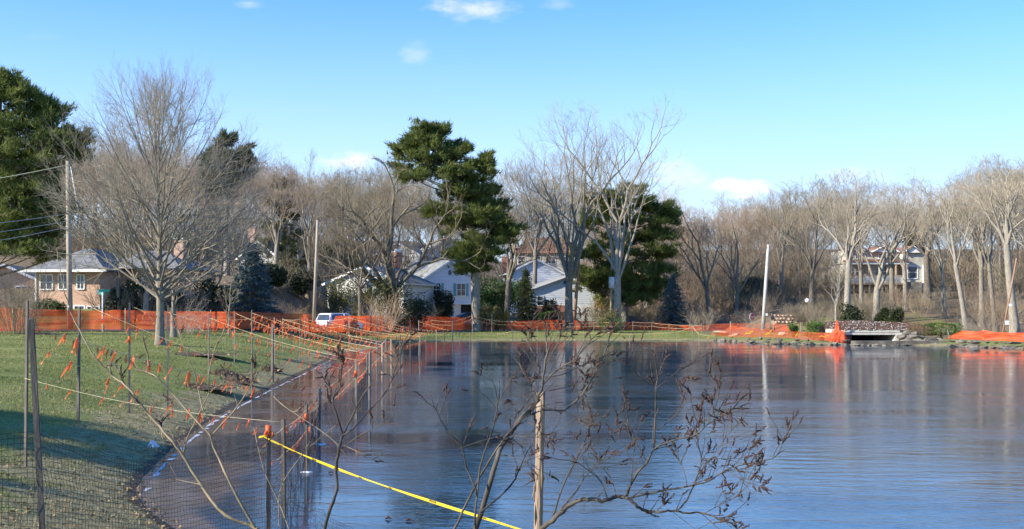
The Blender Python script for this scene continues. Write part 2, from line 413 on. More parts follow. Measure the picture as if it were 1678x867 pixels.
c = mixc(edged(sp.outputs[2], .35, 3), c, mud)
Lk(c, b.inputs['Base Color']); b.inputs['Roughness'].default_value = .95; b.inputs['Specular IOR Level'].default_value = .15
bp = N('ShaderNodeBump'); bp.inputs['Strength'].default_value = .7; bp.inputs['Distance'].default_value = .05
Lk(nnoise(16, 8, rough=.7), bp.inputs['Height']); Lk(bp.outputs[0], b.inputs['Normal'])
gme = mesh_np('ground', np.stack([xs, ys, zs], 1), Fq, gm, True)
ca = gme.color_attributes.new('zones', 'FLOAT_COLOR', 'POINT')
rr_ = ys - fenceY(xs)
dryz = np.where(ys < 30, 1 - sstep(.5, 3.4, sd), 1 - sstep(.5, 2.4, sd))
dryz = np.where((ys < 13.5), np.maximum(dryz, .5), dryz)
dryz = np.maximum(dryz, np.where(ys < 60, .30, .2))
litz = np.maximum(sstep(14, 24, rr_), sstep(16, 20, xs) * sstep(70, 76, ys) * sstep(2, 6, sd) * .8)
litz = np.where((xs > 27) & (xs < 42) & (ys > 96) & (ys < 112), .52, litz)
mudz = 1 - sstep(-.1, .45, sd)
ca.data.foreach_set('color', np.stack([dryz, litz, mudz, np.ones_like(dryz)], 1).astype(np.float32).ravel())
setp(link('ground', gme), kind='structure')

# ------------------------------------------------------------------ water (thin ice)
RIPPLE = .007
wm, nt, b = newmat('water_mat')
N = nt.nodes.new; Lk = nt.links.new
geo = N('ShaderNodeNewGeometry')
mp = N('ShaderNodeMapping'); mp.inputs['Scale'].default_value = (.10, .26, 1); Lk(geo.outputs['Position'], mp.inputs[0])
patch = nnoise(1.4, 5, mp.outputs[0], .6)
mpb = N('ShaderNodeMapping'); mpb.inputs['Scale'].default_value = (1.0, 2.2, 1); Lk(geo.outputs['Position'], mpb.inputs[0])
rip = nnoise(5.0, 3, mpb.outputs[0], .55); rip2 = nnoise(1.1, 3, mpb.outputs[0], .5)
pr = N('ShaderNodeMapRange'); pr.inputs['From Min'].default_value = .40; pr.inputs['From Max'].default_value = .60; Lk(patch, pr.inputs['Value'])
ro = N('ShaderNodeMapRange'); ro.inputs['To Min'].default_value = .03; ro.inputs['To Max'].default_value = .115; Lk(pr.outputs[0], ro.inputs['Value'])
Lk(ro.outputs[0], b.inputs['Roughness'])
at = N('ShaderNodeAttribute'); at.attribute_name = 'shoal'
sh = edged(at.outputs['Fac'], .25, .8)
deep = ramp(nnoise(.8, 5), [(.3, (.014, .038, .060)), (.7, (.018, .058, .112))])
shal = ramp(nnoise(1.8, 8, rough=.65), [(.3, (.065, .052, .045)), (.55, (.135, .105, .092)), (.75, (.20, .17, .155))])
Lk(mixc(sh, deep, shal), b.inputs['Base Color'])
b.inputs['IOR'].default_value = 1.55; b.inputs['Specular IOR Level'].default_value = .5
bp = N('ShaderNodeBump'); bp.inputs['Strength'].default_value = 1.0; bp.inputs['Distance'].default_value = .007
spw = N('ShaderNodeSeparateXYZ'); Lk(geo.outputs['Position'], spw.inputs[0])
nr = N('ShaderNodeMapRange'); nr.inputs['From Min'].default_value = 60; nr.inputs['From Max'].default_value = 34; nr.inputs['To Min'].default_value = .18; nr.inputs['To Max'].default_value = 1.0; Lk(spw.outputs['Y'], nr.inputs['Value'])
pk = N('ShaderNodeMapRange'); pk.inputs['From Min'].default_value = .35; pk.inputs['From Max'].default_value = .62; pk.inputs['To Min'].default_value = .25; pk.inputs['To Max'].default_value = 1.25; Lk(patch, pk.inputs['Value'])
amp = nmath('MULTIPLY', nr.outputs[0], pk.outputs[0])
hsum = nmath('MULTIPLY', nmath('ADD', nmath('MULTIPLY', rip, .8), nmath('MULTIPLY', rip2, 1.2)), amp)
for nd in nt.nodes:
    if nd.type == 'MATH': nd.use_clamp = False
Lk(hsum, bp.inputs['Height']); Lk(bp.outputs[0], b.inputs['Normal'])
wx = axis([(-20, -14, .5), (-14, 24, .2), (24, 36, .5), (36, 90, 6)]); wy = axis([(-12, 9, 1.0), (9, 27, .062), (27, 46, .14), (46, 104, 1.5)])
WXX, WYY = np.meshgrid(wx, wy); wxs = WXX.ravel(); wys = WYY.ravel(); wsd = lake_sd(wxs, wys)
widx = np.arange(len(wx) * len(wy)).reshape(len(wy), len(wx))
wF = np.stack([widx[:-1, :-1].ravel(), widx[:-1, 1:].ravel(), widx[1:, 1:].ravel(), widx[1:, :-1].ravel()], 1)
leftw = 1 - sstep(-5.5, -2.2, wxs + .03 * wys)
shoalv = np.maximum(1 - sstep(0, .9, -wsd), leftw * (1 - sstep(1.2, 4.5, -wsd) * .9)) * np.where(wys < 75, 1, .6)
gw = np.random.default_rng(12); wz = np.zeros_like(wxs)
calm = np.zeros_like(wxs)
for i in range(9):       # slowly varying wind patches, long across the view
    kx, ky = gw.normal(0, .10), gw.normal(0, .42); calm += np.sin(kx * wxs + ky * wys + gw.uniform(0, 6.28))
calm = np.clip(.75 + .22 * calm, .22, 1.5)
for i in range(34):
    lam = .19 * (3.4 ** gw.random()); th = gw.normal(0, .34) + .12; k_ = 2 * math.pi / lam
    fade = 1.0 if lam > .42 else (1 - sstep(24, 28, wys))
    wz += RIPPLE * lam / 6.283 / 4.1 * np.sin(k_ * (wxs * math.sin(th) + wys * math.cos(th)) + gw.uniform(0, 6.28)) * fade
wz *= calm * (1 + 1.1 * sstep(17, 25, wys)) * (1 - sstep(31, 45.5, wys)) * (1 - .9 * np.clip(shoalv, 0, 1)) * sstep(-15, -13, wxs) * (1 - sstep(22, 25, wxs) * .8) * sstep(9, 9.4, wys)
wme = mesh_np('water', np.stack([wxs, wys, wz], 1), wF, wm, True)
wa = wme.attributes.new('shoal', 'FLOAT', 'POINT')
wa.data.foreach_set('value', shoalv.astype(np.float32))
setp(link('water', wme), kind='structure')

# road with kerb behind the orange fence, following it
def strip(off0, off1, zoff, name, m, th=0.0):
    mb = MB(); V = []; xsr = np.concatenate([np.arange(-120, -34, 6), np.arange(-34, 42, 1.2), np.arange(42, 120, 6)])
    for x in xsr:
        for o in (off0, off1):
            y = float(fenceY(x)) + o; V.append((x, y, zg(x, y) + zoff))
    n = len(xsr); Fs = [(2 * i, 2 * i + 2, 2 * i + 3, 2 * i + 1) for i in range(n - 1)]
    mb.add(V, Fs)
    if th:
        V2 = [(v[0], v[1] - .01, v[2] - th) for v in V]; mb.add(V2, [])
        for i in range(n - 1):
            a = 2 * i; mb.f.append((a, a + 2 * n, a + 2 + 2 * n, a + 2)[::-1]); mb.sm.append(False)
    return setp(mb.build(name, m), kind='structure')
strip(.9, 7.6, .035, 'road', M['asphalt'])


# ================================================================== vegetation generators
def rvec(r): 
    while True:
        v = Vector((r.uniform(-1, 1), r.uniform(-1, 1), r.uniform(-1, 1)))
        if 0.01 < v.length < 1: return v.normalized()
def perp(d, r):
    v = rvec(r); v = v - d * v.dot(d)
    return v.normalized() if v.length > 1e-4 else d.orthogonal().normalized()

class TubeSet:
    """many tapered tubes at once, as numpy arrays"""
    def __init__(s): s.V = []; s.F = []; s.n = 0
    def add(s, pts, rad, k):
        p = np.array([(q[0], q[1], q[2]) for q in pts]); m = len(p); rad = np.asarray(rad)
        t = np.empty_like(p); t[1:-1] = p[2:] - p[:-2]; t[0] = p[1] - p[0]; t[-1] = p[-1] - p[-2]
        t /= (np.linalg.norm(t, axis=1, keepdims=True) + 1e-9)
        a = np.array((0.31, .95, .05)) if abs(t[0][1]) < .8 else np.array((.95, .05, .3))
        u = np.cross(t, a); u /= (np.linalg.norm(u, axis=1, keepdims=True) + 1e-9); w = np.cross(t, u)
        ang = np.arange(k) * 2 * math.pi / k
        V = p[:, None, :] + rad[:, None, None] * (u[:, None, :] * np.cos(ang)[None, :, None] + w[:, None, :] * np.sin(ang)[None, :, None])
        s.V.append(V.reshape(-1, 3)); i = np.arange(m - 1)[:, None] * k; j = np.arange(k)[None, :]; j2 = (j + 1) % k
        f = np.stack([i + j, i + j2, i + k + j2, i + k + j], -1).reshape(-1, 4) + s.n
        s.F.append(f); s.n += m * k
    def mesh(s, name, m):
        if not s.V: return None
        return mesh_np(name, np.concatenate(s.V), np.concatenate(s.F), m, True)

def branch_path(p, d, L, nseg, wob, up, r):
    pts = [p.copy()]; d = d.copy(); st = L / nseg
    for i in range(nseg):
        d = (d + rvec(r) * wob + Vector((0, 0, up))).normalized()
        p = p + d * st; pts.append(p.copy())
    return pts, d
def along(pts, t):
    f = t * (len(pts) - 1); i = min(int(f), len(pts) - 2); q = f - i
    return pts[i].lerp(pts[i + 1], q), (pts[i + 1] - pts[i]).normalized()

def grow(ts_t, ts_b, p, d, L, rad, lev, cfg, r, size=1.0):
    """recursive limb; ts_t takes thick wood, ts_b the twigs"""
    nseg = max(2, cfg['seg'][lev])
    pts, de = branch_path(p, d, L, nseg, cfg['wob'][lev], cfg['up'][lev], r)
    tip = rad * cfg['taper'][lev]
    rr = [rad + (tip - rad) * (i / nseg) for i in range(nseg + 1)]
    k = cfg['sides'][lev]
    (ts_t if lev <= cfg.get('trunk_lev', 0) else ts_b).add(pts, rr, k)
    if lev + 1 >= len(cfg['seg']): return pts
    n = cfg['n'][lev]; n = int(n + r.random() * 1.5)
    t0 = cfg['t0'][lev]
    for i in range(n):
        t = t0 + (1 - t0) * ((i + r.random() * .9) / n)
        t = min(t, .985)
        q, dd = along(pts, t)
        a = R(cfg['ang'][lev] + r.uniform(-12, 12)) * (1.0 - .35 * t)
        side = perp(dd, r)
        if cfg.get('flat') and lev > 0: side.z *= .5; side = (side - dd * side.dot(dd)).normalized()
        nd = (dd * math.cos(a) + side * math.sin(a)).normalized()
        ln = L * cfg['len'][lev] * (1.15 - .6 * (t - t0) / (1.001 - t0)) * r.uniform(.75, 1.2)
        rd = min((rad + (tip - rad) * t) * .75, max(cfg['rmin'], ln * cfg['slim'][lev]))
        grow(ts_t, ts_b, q, nd, ln, rd, lev + 1, cfg, r)
    return pts


def fork_tree(tt, tb, p, d, L, rad, depth, cfg, r, axis_xy):
    """limb that keeps forking, as oaks and maples do"""
    n = 3 if L > 1.0 else 2
    pts = [p.copy()]; q = p.copy(); dd = d.copy()
    for i in range(n):
        dd = (dd + rvec(r) * cfg['wob'] + Vector((0, 0, cfg['up']))).normalized(); q = q + dd * (L / n); pts.append(q.copy())
    tip = max(cfg['rmin'] * .7, rad * .8)
    rs = [rad + (tip - rad) * i / n for i in range(n + 1)]
    (tt if rad > cfg['thick'] else tb).add(pts, rs, 6 if rad > .07 else 4 if rad > .03 else 3)
    # side shoots
    if depth <= cfg['side_from']:
        for k in range(cfg['side_n']):
            a0, a1 = along(pts, r.uniform(.15, .95)); nd = (a1 * .75 + perp(a1, r) * .75 + Vector((0, 0, .18))).normalized()
            ln = cfg['side_len'] * r.uniform(.5, 1.2)
            m = a0 + nd * ln * .5; e = m + (nd + rvec(r) * .35 + Vector((0, 0, .2))).normalized() * ln * .5
            tb.add([a0, m, e], [cfg['rmin'] * .8, cfg['rmin'] * .65, cfg['rmin'] * .4], 3)
    if depth <= 0: return
    k = 3 if r.random() < cfg['tri'] else 2
    ph = r.uniform(0, 6.28); u = perp(dd, r); w = dd.cross(u)
    for i in range(k):
        az = ph + i * 2 * math.pi / k + r.uniform(-.4, .4)
        a = R(cfg['ang'] * r.uniform(.45, 1.35)) * (.55 if i == 0 else 1.0)
        nd = dd * math.cos(a) + (u * math.cos(az) + w * math.sin(az)) * math.sin(a)
        out = Vector((q.x - axis_xy[0] * q.z, q.y, 0)); ro = out.length / cfg['spread']
        if ro > .8: nd = nd - out.normalized() * (ro - .8) * .9 + Vector((0, 0, .15))
        elif out.length > .1: nd = nd + out.normalized() * .07
        if q.z > cfg['top'] * .93: nd.z *= .4
        nd.normalize()
        sc = r.uniform(.68, .98) if i else r.uniform(.85, 1.02)
        fork_tree(tt, tb, q, nd, L * cfg['shrink'] * sc, max(cfg['rmin'], tip * (.86 if i == 0 else r.uniform(.55, .75))), depth - 1, cfg, r, axis_xy)

def bare_tree_meshes(seed, H, trunk_r, clear, limbs, spread, twig, name='bare', dens=1.0, leader=False, up=.05, wob=.14, twig_r=.006, lean=0.0, bark='bark_grey', fork_ang=None, levels=4, maxreach=None):
    """clear = height of the first fork; limbs = number of main limbs; spread = half width of the crown"""
    r = random.Random(seed)
    tt, tb = TubeSet(), TubeSet()
    top = H
    base = Vector((0, 0, -.3))
    # trunk
    tp, d0 = branch_path(base, Vector((lean, 0, 1)).normalized(), clear + .3, 5, .03, 0, r)
    tt.add(tp, [trunk_r * (1.45 if i == 0 else 1.08 if i == 1 else 1 - .05 * i) for i in range(6)], 9)
    fork = tp[-1]; fr = trunk_r * .8
    cfg = dict(seg=[7, 4, 3, 2], wob=[wob * .7, wob, wob * 1.1, wob * 1.3], up=[up, up * 1.1, up * 1.2, up], taper=[.18, .3, .4, .5], sides=[6, 4, 3, 3],
               n=[int(9 * dens), int(7 * dens), int(6 * dens)], t0=[.2, .15, .12], ang=[42, 45, 48], len=[.42, .48, .52], slim=[.013, .011, .009], rmin=twig_r, trunk_lev=0)
    if levels == 3:
        cfg['seg'] = cfg['seg'][:3]
    if leader:
        lp, _ = branch_path(fork, Vector((lean, 0, 1)).normalized(), top - clear, 10, .035, .04, r)
        tt.add(lp, [fr * (1 - .95 * (i / 10) ** .6) for i in range(11)], 7)
        n = limbs
        for i in range(n):
            t = (i / n) ** 1.45 * .93
            q, dd = along(lp, t)
            az = i * 2.4 + r.uniform(-.4, .4)
            el = R(28 + 42 * t + r.uniform(-6, 6))
            d = Vector((math.cos(az) * math.cos(el), math.sin(az) * math.cos(el), math.sin(el)))
            ln = spread * 1.22 * (1 - t) ** .62 / max(.35, math.cos(el * .8)) * r.uniform(.85, 1.1)
            ln = min(ln, (top - q.z) * 1.1 + .5)
            grow(tt, tb, q, d, ln, max(.012, fr * .36 * (1 - .8 * t)), 0, cfg, r)
        for i in range(6):
            q, dd = along(lp, .55 + .45 * r.random()); grow(tt, tb, q, (Vector((0, 0, 1)) + rvec(r) * .6).normalized(), (top - q.z) * .6 + .8, .02, 1, cfg, r)
    else:
        depth = levels + 3
        hh = top - clear; sh = .84
        L0 = hh * (1 - sh) / (1 - sh ** (depth + 1)) * 1.06
        c2 = dict(wob=wob, up=up * 1.1, rmin=twig_r, thick=trunk_r * .2, side_from=3, side_n=1, side_len=.06 * hh, tri=.10 * dens, ang=34, spread=spread, top=top, shrink=sh)
        for i in range(limbs):
            az = i * 2.4 + r.uniform(-.5, .5)
            fa = fork_ang if fork_ang is not None else math.degrees(math.atan2(spread * .8, (top - clear)))
            a = R(fa * r.uniform(.6, 1.35)) if i else R(r.uniform(0, 8))
            d = Vector((math.sin(a) * math.cos(az) + lean, math.sin(a) * math.sin(az), math.cos(a))).normalized()
            hfork = r.uniform(0, .0) if i < 2 else r.uniform(.0, .16) * clear
            fork_tree(tt, tb, fork - Vector((0, 0, hfork)) - Vector((lean, 0, 0)) * hfork, d, L0 * (1.25 if i == 0 else r.uniform(.9, 1.2)), fr * (.72 if i == 0 else r.uniform(.38, .6)), depth if i < 3 else depth - 1, c2, r, (lean, 0))
    return tt.mesh(name + '_trunk', M[bark]), tb.mesh(name + '_crown', M[twig])

def place_tree(meshes, name, loc, rz, sc, label, cat='tree', group=None, sxy=None):
    t = empty(name, loc, rz, label, cat, group)
    t.scale = (sxy or sc, sxy or sc, sc)
    if meshes[0] is not None: link('trunk', meshes[0], None, t)
    if meshes[1] is not None: link('crown', meshes[1], None, t)
    return t

def tufts(centers, dirs, size, seed, k=5, width=.14, name='f', m=None):
    """needle sprays: k thin triangles fanning out at every centre"""
    g = np.random.default_rng(seed); c = np.asarray(centers); n = len(c)
    d = np.asarray(dirs)[:, None, :] + g.normal(0, .55, (n, k, 3)); d /= np.linalg.norm(d, axis=2, keepdims=True)
    L = size * g.uniform(.6, 1.25, (n, k, 1))
    s = np.cross(d, g.normal(0, 1, (n, k, 3))); s /= np.linalg.norm(s, axis=2, keepdims=True) + 1e-9
    base = c[:, None, :] + g.normal(0, size * .12, (n, k, 3))
    w = L * width
    V = np.stack([base - s * w, base + s * w, base + d * L], 2).reshape(-1, 3)
    return V, np.arange(len(V)).reshape(-1, 3)
def leafquads(centers, size, seed, flat=0.0):
    g = np.random.default_rng(seed); c = np.asarray(centers); n = len(c)
    a = g.normal(0, 1, (n, 3)); a[:, 2] *= (1 - flat); a /= np.linalg.norm(a, axis=1, keepdims=True)
    b = np.cross(a, g.normal(0, 1, (n, 3))); b /= np.linalg.norm(b, axis=1, keepdims=True) + 1e-9
    s = size * g.uniform(.5, 1.3, (n, 1))
    V = np.stack([c - a * s, c - b * s * .5, c + a * s, c + b * s * .5], 1).reshape(-1, 3)
    return V, np.arange(len(V)).reshape(-1, 4)

def pad_pine(pads, trunk_pts, trunk_rad, d, seed, name, label, matn='needles', bark='bark_grey', tsz=.34, dens=1.0, cat='pine tree', group=None, z0=None, limb_r=.07):
    """conifer whose boughs are given as (px, py, half width px, half height px) at distance d"""
    r = random.Random(seed); g = np.random.default_rng(seed)
    bx, by_ = WX(trunk_pts[0][0], d), d
    base = Vector((bx, d, zg(bx, d) if z0 is None else z0))
    root = empty(name, base, 0, label, cat, group)
    tp = [P(px, py, d) - base for px, py in trunk_pts]; tp[0] = Vector((0, 0, -.3))
    tt = TubeSet(); tt.add(tp, trunk_rad, 9)
    lt = TubeSet()
    C = []; D = []
    for (px, py, hw, hh) in pads:
        W_ = hw / F * d; Hh = hh / F * d
        cen = P(px, py, d) - base
        # copies of the bough in front of and behind the trunk, smaller
        for (oy, sc_, ox) in ((0, 1, 0), (W_ * r.uniform(.55, .9), .72, r.uniform(-.3, .3) * W_), (-W_ * r.uniform(.55, .9), .72, r.uniform(-.3, .3) * W_)):
            cc = cen + Vector((ox, oy, r.uniform(-1.3, 1.1) * Hh * (0.3 if oy == 0 else 1)))
            # bough = several finger-like sprays
            nf = max(3, int(10 * dens * sc_))
            # limb from trunk
            tz = max(.1, cc.z - abs(cc.x) * .25 - .4)
            zt = [q.z for q in tp]; xt = [q.x for q in tp]
            sx_ = float(np.interp(tz, zt, xt))
            st = Vector((sx_, 0, tz)); mid = st.lerp(cc, .55) + Vector((0, 0, -.25 * Hh))
            lt.add([st, mid, cc], [limb_r, limb_r * .6, limb_r * .3], 4)
            for q in range(nf):
                a = r.uniform(0, 2 * math.pi)
                e = Vector((math.cos(a) * W_ * sc_ * r.uniform(.6, 1.25), math.sin(a) * W_ * sc_ * .85 * r.uniform(.5, 1.1), r.uniform(-.9, 1.5) * Hh))
                end = cc + e; o = cc + e * .1
                lt.add([o, end], [limb_r * .3, .012], 3)
                n = int(19 * dens * (e.length / 1.6 + .35))
                t = g.uniform(.1, 1, n) ** .7
                q3 = np.array(o)[None, :] + t[:, None] * np.array(end - o)[None, :]
                jit = g.normal(0, 1, (n, 3)) * np.array([.15, .15, .09]) * (1.0 + .4 * (W_ / 2))
                C.append(q3 + jit); dv = np.array(e.normalized()) * .8 + np.array((0, 0, .75)); D.append(np.tile(dv, (n, 1)))
    C = np.concatenate(C); D = np.concatenate(D)
    V, Fc = tufts(C, D, tsz * 1.3, seed, 6, .075)
    link('trunk', tt.mesh('pine_trunk', M[bark]), None, root)
    link('limbs', lt.mesh('pine_limbs', M['bark_dark']), None, root)['kind'] = 'stuff'
    link('crown', mesh_np('pine_crown', V, Fc, M[matn]), None, root)
    return root

def spruce(px, py0, py1, hw, d, seed, label, matn='needles_blue', name='spruce_tree', dens=1.0, cat='spruce tree', z0=None, tsz=.2):
    x = WX(px, d); z = zg(x, d) if z0 is None else z0; H = WZ(py0, d) - z; W_ = hw / F * d
    r = random.Random(seed); g = np.random.default_rng(seed)
    root = empty(name, (x, d, z), 0, label, cat)
    tt = TubeSet(); tt.add([Vector((0, 0, -.2)), Vector((0, 0, H * .97))], [.10 + H * .012, .02], 7)
    C = []; D = []; lt = TubeSet()
    nb = int(H * 16 * dens)
    for i in range(nb):
        t = (i + r.random()) / nb; z_ = H * (.04 + .95 * t); L = W_ * (1 - t) ** .85 * r.uniform(.75, 1.08) + .1
        a = i * 2.399 + r.uniform(-.3, .3)
        e = Vector((math.cos(a) * L, math.sin(a) * L, -L * .18)); o = Vector((0, 0, z_))
        lt.add([o, o + e], [.03, .008], 3)
        n = int(10 + 34 * dens * L); tt_ = g.uniform(.12, 1, n)
        C.append(np.array(o)[None] + tt_[:, None] * np.array(e)[None] + g.normal(0, .5, (n, 3)) * np.array([.22, .22, .1]) * (.5 + tt_[:, None]))
        dv = np.array(e.normalized()) + np.array((0, 0, .25)); D.append(np.tile(dv, (n, 1)))
    V, Fc = tufts(np.concatenate(C), np.concatenate(D), tsz, seed, 4, .15)
    link('trunk', tt.mesh('spruce_trunk', M['bark_dark']), None, root); link('limbs', lt.mesh('spruce_limbs', M['bark_dark']), None, root)['kind'] = 'stuff'
    link('crown', mesh_np('spruce_crown', V, Fc, M[matn]), None, root)
    return root

def leafy(px, py0, py1, hw, d, seed, label, matn, name='shrub', leaf=.09, n=3500, cat='shrub', box=False, z0=None, group=None, depth=None, stems=7, clump=14, base_px=None):
    """leafy shrub: clumps of leaves over a few stems. py0 top, py1 bottom"""
    x = WX(px, d); z = zg(x, d) if z0 is None else z0
    top = WZ(py0, d); H = top - z; W_ = hw / F * d; Dp = depth or W_
    g = np.random.default_rng(seed); r = random.Random(seed)
    root = empty(name, (x, d, z), 0, label, cat, group)
    if box:
        u = g.uniform(-1, 1, (n, 3)); ax = g.integers(0, 3, n); sg = np.where(g.random(n) < .5, -1, 1)
        u[np.arange(n), ax] = sg * g.uniform(.86, 1.04, n)
        u = np.sign(u) * np.abs(u) ** 1.0
        rad = np.linalg.norm(u, axis=1, keepdims=True); u = np.where(rad > 1.38, u / rad * 1.38, u)
        c = u * np.array([W_, Dp, H / 2]) + np.array([0, 0, H / 2])
        c[:, 2] += .05 * np.sin(c[:, 0] * 3.1 + seed) 
    else:
        cl = g.normal(0, 1, (clump, 3)); cl /= np.linalg.norm(cl, axis=1, keepdims=True); cl *= g.uniform(.35, .72, (clump, 1))
        cs = g.uniform(.28, .5, clump); w = g.integers(0, clump, n)
        dd = g.normal(0, 1, (n, 3)); dd /= np.linalg.norm(dd, axis=1, keepdims=True); dd *= g.uniform(.35, 1, (n, 1)) ** .6
        u = cl[w] + dd * cs[w][:, None]
        c = u * np.array([W_, Dp, H * .52]) + np.array([0, 0, H * .5])
    c[:, 2] = np.maximum(c[:, 2], .03)
    V, Fc = leafquads(c, leaf, seed)
    tt = TubeSet()
    for i in range(stems):
        e = Vector((r.uniform(-.6, .6) * W_, r.uniform(-.6, .6) * Dp, H * r.uniform(.55, .85)))
        tt.add([Vector((e.x * .15, e.y * .15, -.1)), Vector((e.x * .5, e.y * .5, e.z * .5)), e], [.035, .025, .01], 4)
    link('stems', tt.mesh('shrub_stems', M['bark_dark']), None, root)
    link('foliage', mesh_np('shrub_foliage', V, Fc, M[matn]), None, root)
    return root

def brush_mesh(seed, H, W_, n, m='twig_brown', rr=.012, up=.04, sub=5, lean=.5):
    """multi-stemmed bare shrub"""
    r = random.Random(seed); tb = TubeSet()
    for i in range(n):
        a = r.uniform(0, 2 * math.pi); q = r.random() ** .5
        b0 = Vector((math.cos(a) * W_ * .35 * q, math.sin(a) * W_ * .35 * q, -.1))
        d = Vector((math.cos(a) * lean * q * W_ / H * 1.6, math.sin(a) * lean * q * W_ / H * 1.6, 1)).normalized()
        L = H * r.uniform(.65, 1.05)
        pts, _ = branch_path(b0, d, L, 4, .12, up, r); tb.add(pts, [rr * 1.4, rr * 1.2, rr, rr * .7, rr * .4], 3)
        for k in range(sub):
            p0, dd = along(pts, r.uniform(.2, .95)); nd = (dd + perp(dd, r) * .7).normalized()
            p2, _ = branch_path(p0, nd, L * r.uniform(.2, .45), 2, .18, up, r); tb.add(p2, [rr * .7, rr * .55, rr * .35], 3)
            for k2 in range(2):
                p0b, dd2 = along(p2, r.uniform(.2, .95)); nd2 = (dd2 + perp(dd2, r) * .7).normalized()
                p3, _ = branch_path(p0b, nd2, L * r.uniform(.1, .22), 2, .2, up, r); tb.add(p3, [rr * .5, rr * .4, rr * .3], 3)
    return tb.mesh('brush', M[m])

# ------------------------------------------------------------------ the trees one can tell apart
def px_tree(seed, px, pyb, pyt, d, hw_px, clear_py, limbs, label, trunk_px, dens=1.0, twig='twig_grey', bark='bark_grey', name='bare_tree', z0=None, group=None, **k):
    if hw_px <= 55: k.setdefault('levels', 3)
    x = WX(px, d); z = zg(x, d) if z0 is None else z0
    H = WZ(pyt, d) - z; clear = max(.4, WZ(clear_py, d) - z); sp = hw_px / F * d
    ms = bare_tree_meshes(seed, H, trunk_px / 2 / F * d, clear, limbs, sp, twig, dens=dens, bark=bark, **k)
    return place_tree(ms, name, (x, d, z), 0, 1, label, group=group)
px_tree(5, 262, 560, 146, 50, 190, 492, 62, 'large leafless lawn tree with dense fan of upright branches and smooth pale trunk', 16, dens=.86, leader=True, twig='twig_grey', bark='bark_grey', twig_r=.0085, wob=.09, up=.07, name='lawn_tree')
px_tree(21, 285, 545, 440, 60, 34, 505, 4, 'short bare tree just right of and behind the large lawn tree', 11, dens=.8, twig='twig_grey', name='small_bare_tree')
px_tree(22, 238, 540, 400, 76, 40, 480, 4, 'slim pale trunked tree left of the lawn tree behind the orange fence', 11, dens=.8, name='small_bare_tree')
px_tree(31, 643, 528, 268, 106, 112, 478, 8, 'broad dark limbed bare tree left of the white gabled house', 24, dens=1.1, twig='twig_brown', bark='bark_dark', wob=.24, up=.02, fork_ang=46, twig_r=.012)
px_tree(32, 830, 512, 300, 116, 60, 464, 4, 'forked bare tree between the two white gabled houses', 11, dens=.9, twig='twig_brown', bark='bark_dark', wob=.2, twig_r=.011)
px_tree(33, 932, 523, 190, 114, 96, 462, 7, 'tall airy bare tree in front of the striped garage house', 15, dens=.95, twig='twig_grey', bark='bark_grey', wob=.15, up=.05, fork_ang=24, twig_r=.009)
px_tree(36, 1010, 522, 160, 112, 118, 448, 7, 'tallest bare tree by the far lawn with pale bark and wide leaning tops', 14, dens=.95, twig='twig_grey', bark='bark_light', wob=.15, up=.045, fork_ang=28, twig_r=.009)
px_tree(41, 1388, 538, 285, 103, 75, 425, 5, 'straight pale trunked bare tree left of the bridge middle with long side arm', 12, dens=1.0, twig='twig_grey', bark='bark_light', wob=.14, fork_ang=34, twig_r=.009)
px_tree(42, 1437, 532, 292, 106, 68, 470, 4, 'pale forked bare tree rising behind the stone parapet of the bridge', 13, dens=.95, twig='twig_grey', bark='bark_light', wob=.17, fork_ang=24, twig_r=.009)
px_tree(43, 1462, 500, 300, 118, 60, 430, 4, 'grey bare tree in front of the balcony of the hillside house', 10, dens=.9, twig='twig_grey', bark='bark_grey', wob=.2, fork_ang=30, twig_r=.01)
px_tree(44, 1520, 478, 310, 128, 60, 420, 4, 'dark stemmed bare tree at the right corner of the hillside house', 12, dens=.9, twig='twig_brown', bark='bark_dark', wob=.2, fork_ang=34, twig_r=.011)
px_tree(45, 1585, 542, 300, 92, 55, 430, 4, 'thin bare tree leaning left beyond the right orange fence', 9, dens=.9, twig='twig_grey', bark='bark_light', lean=-.12, wob=.15, fork_ang=22, twig_r=.009)
px_tree(46, 1610, 548, 282, 100, 60, 440, 4, 'middle one of the pale bare trees beyond the right orange fence', 10, dens=.9, twig='twig_grey', bark='bark_grey', lean=-.08, wob=.14, fork_ang=22, twig_r=.009)
px_tree(47, 1664, 543, 262, 88, 92, 400, 6, 'tall pale barked bare tree at the right edge of the view', 14, dens=1.1, twig='twig_grey', bark='bark_light', lean=-.06, wob=.14, fork_ang=26, twig_r=.008)
px_tree(48, 1706, 548, 265, 92, 80, 440, 5, 'bare tree just past the right edge of the view, its left boughs showing', 13, dens=1.1, twig='twig_grey', bark='bark_light', lean=-.05, wob=.14, fork_ang=26, twig_r=.008)
px_tree(49, 1165, 530, 325, 122, 70, 470, 5, 'brownish bare tree with slanting trunk behind the fence bend', 9, dens=.95, twig='twig_red', bark='bark_grey', lean=-.15, wob=.13, fork_ang=26, twig_r=.01)
px_tree(50, 1208, 530, 320, 124, 60, 480, 6, 'reddish twigged bare tree left of the leaning white pole', 8, dens=1.0, twig='twig_red', bark='bark_grey', wob=.14, fork_ang=24, twig_r=.01)
px_tree(51, 1330, 520, 300, 118, 48, 440, 5, 'slim dark bare tree behind the lamp post', 9, dens=1.0, twig='twig_brown', bark='bark_dark', wob=.14, fork_ang=20, twig_r=.01)
px_tree(52, 1370, 540, 430, 92, 30, 500, 4, 'small pale crooked tree just left of the bridge', 5, dens=.7, twig='twig_grey', bark='bark_light', wob=.25, fork_ang=40, name='small_bare_tree')
px_tree(53, 505, 515, 275, 112, 55, 430, 6, 'slender bare tree right of the dark conifer behind the second pole', 9, dens=1.0, twig='twig_red', bark='bark_grey', wob=.13, fork_ang=20, twig_r=.01)
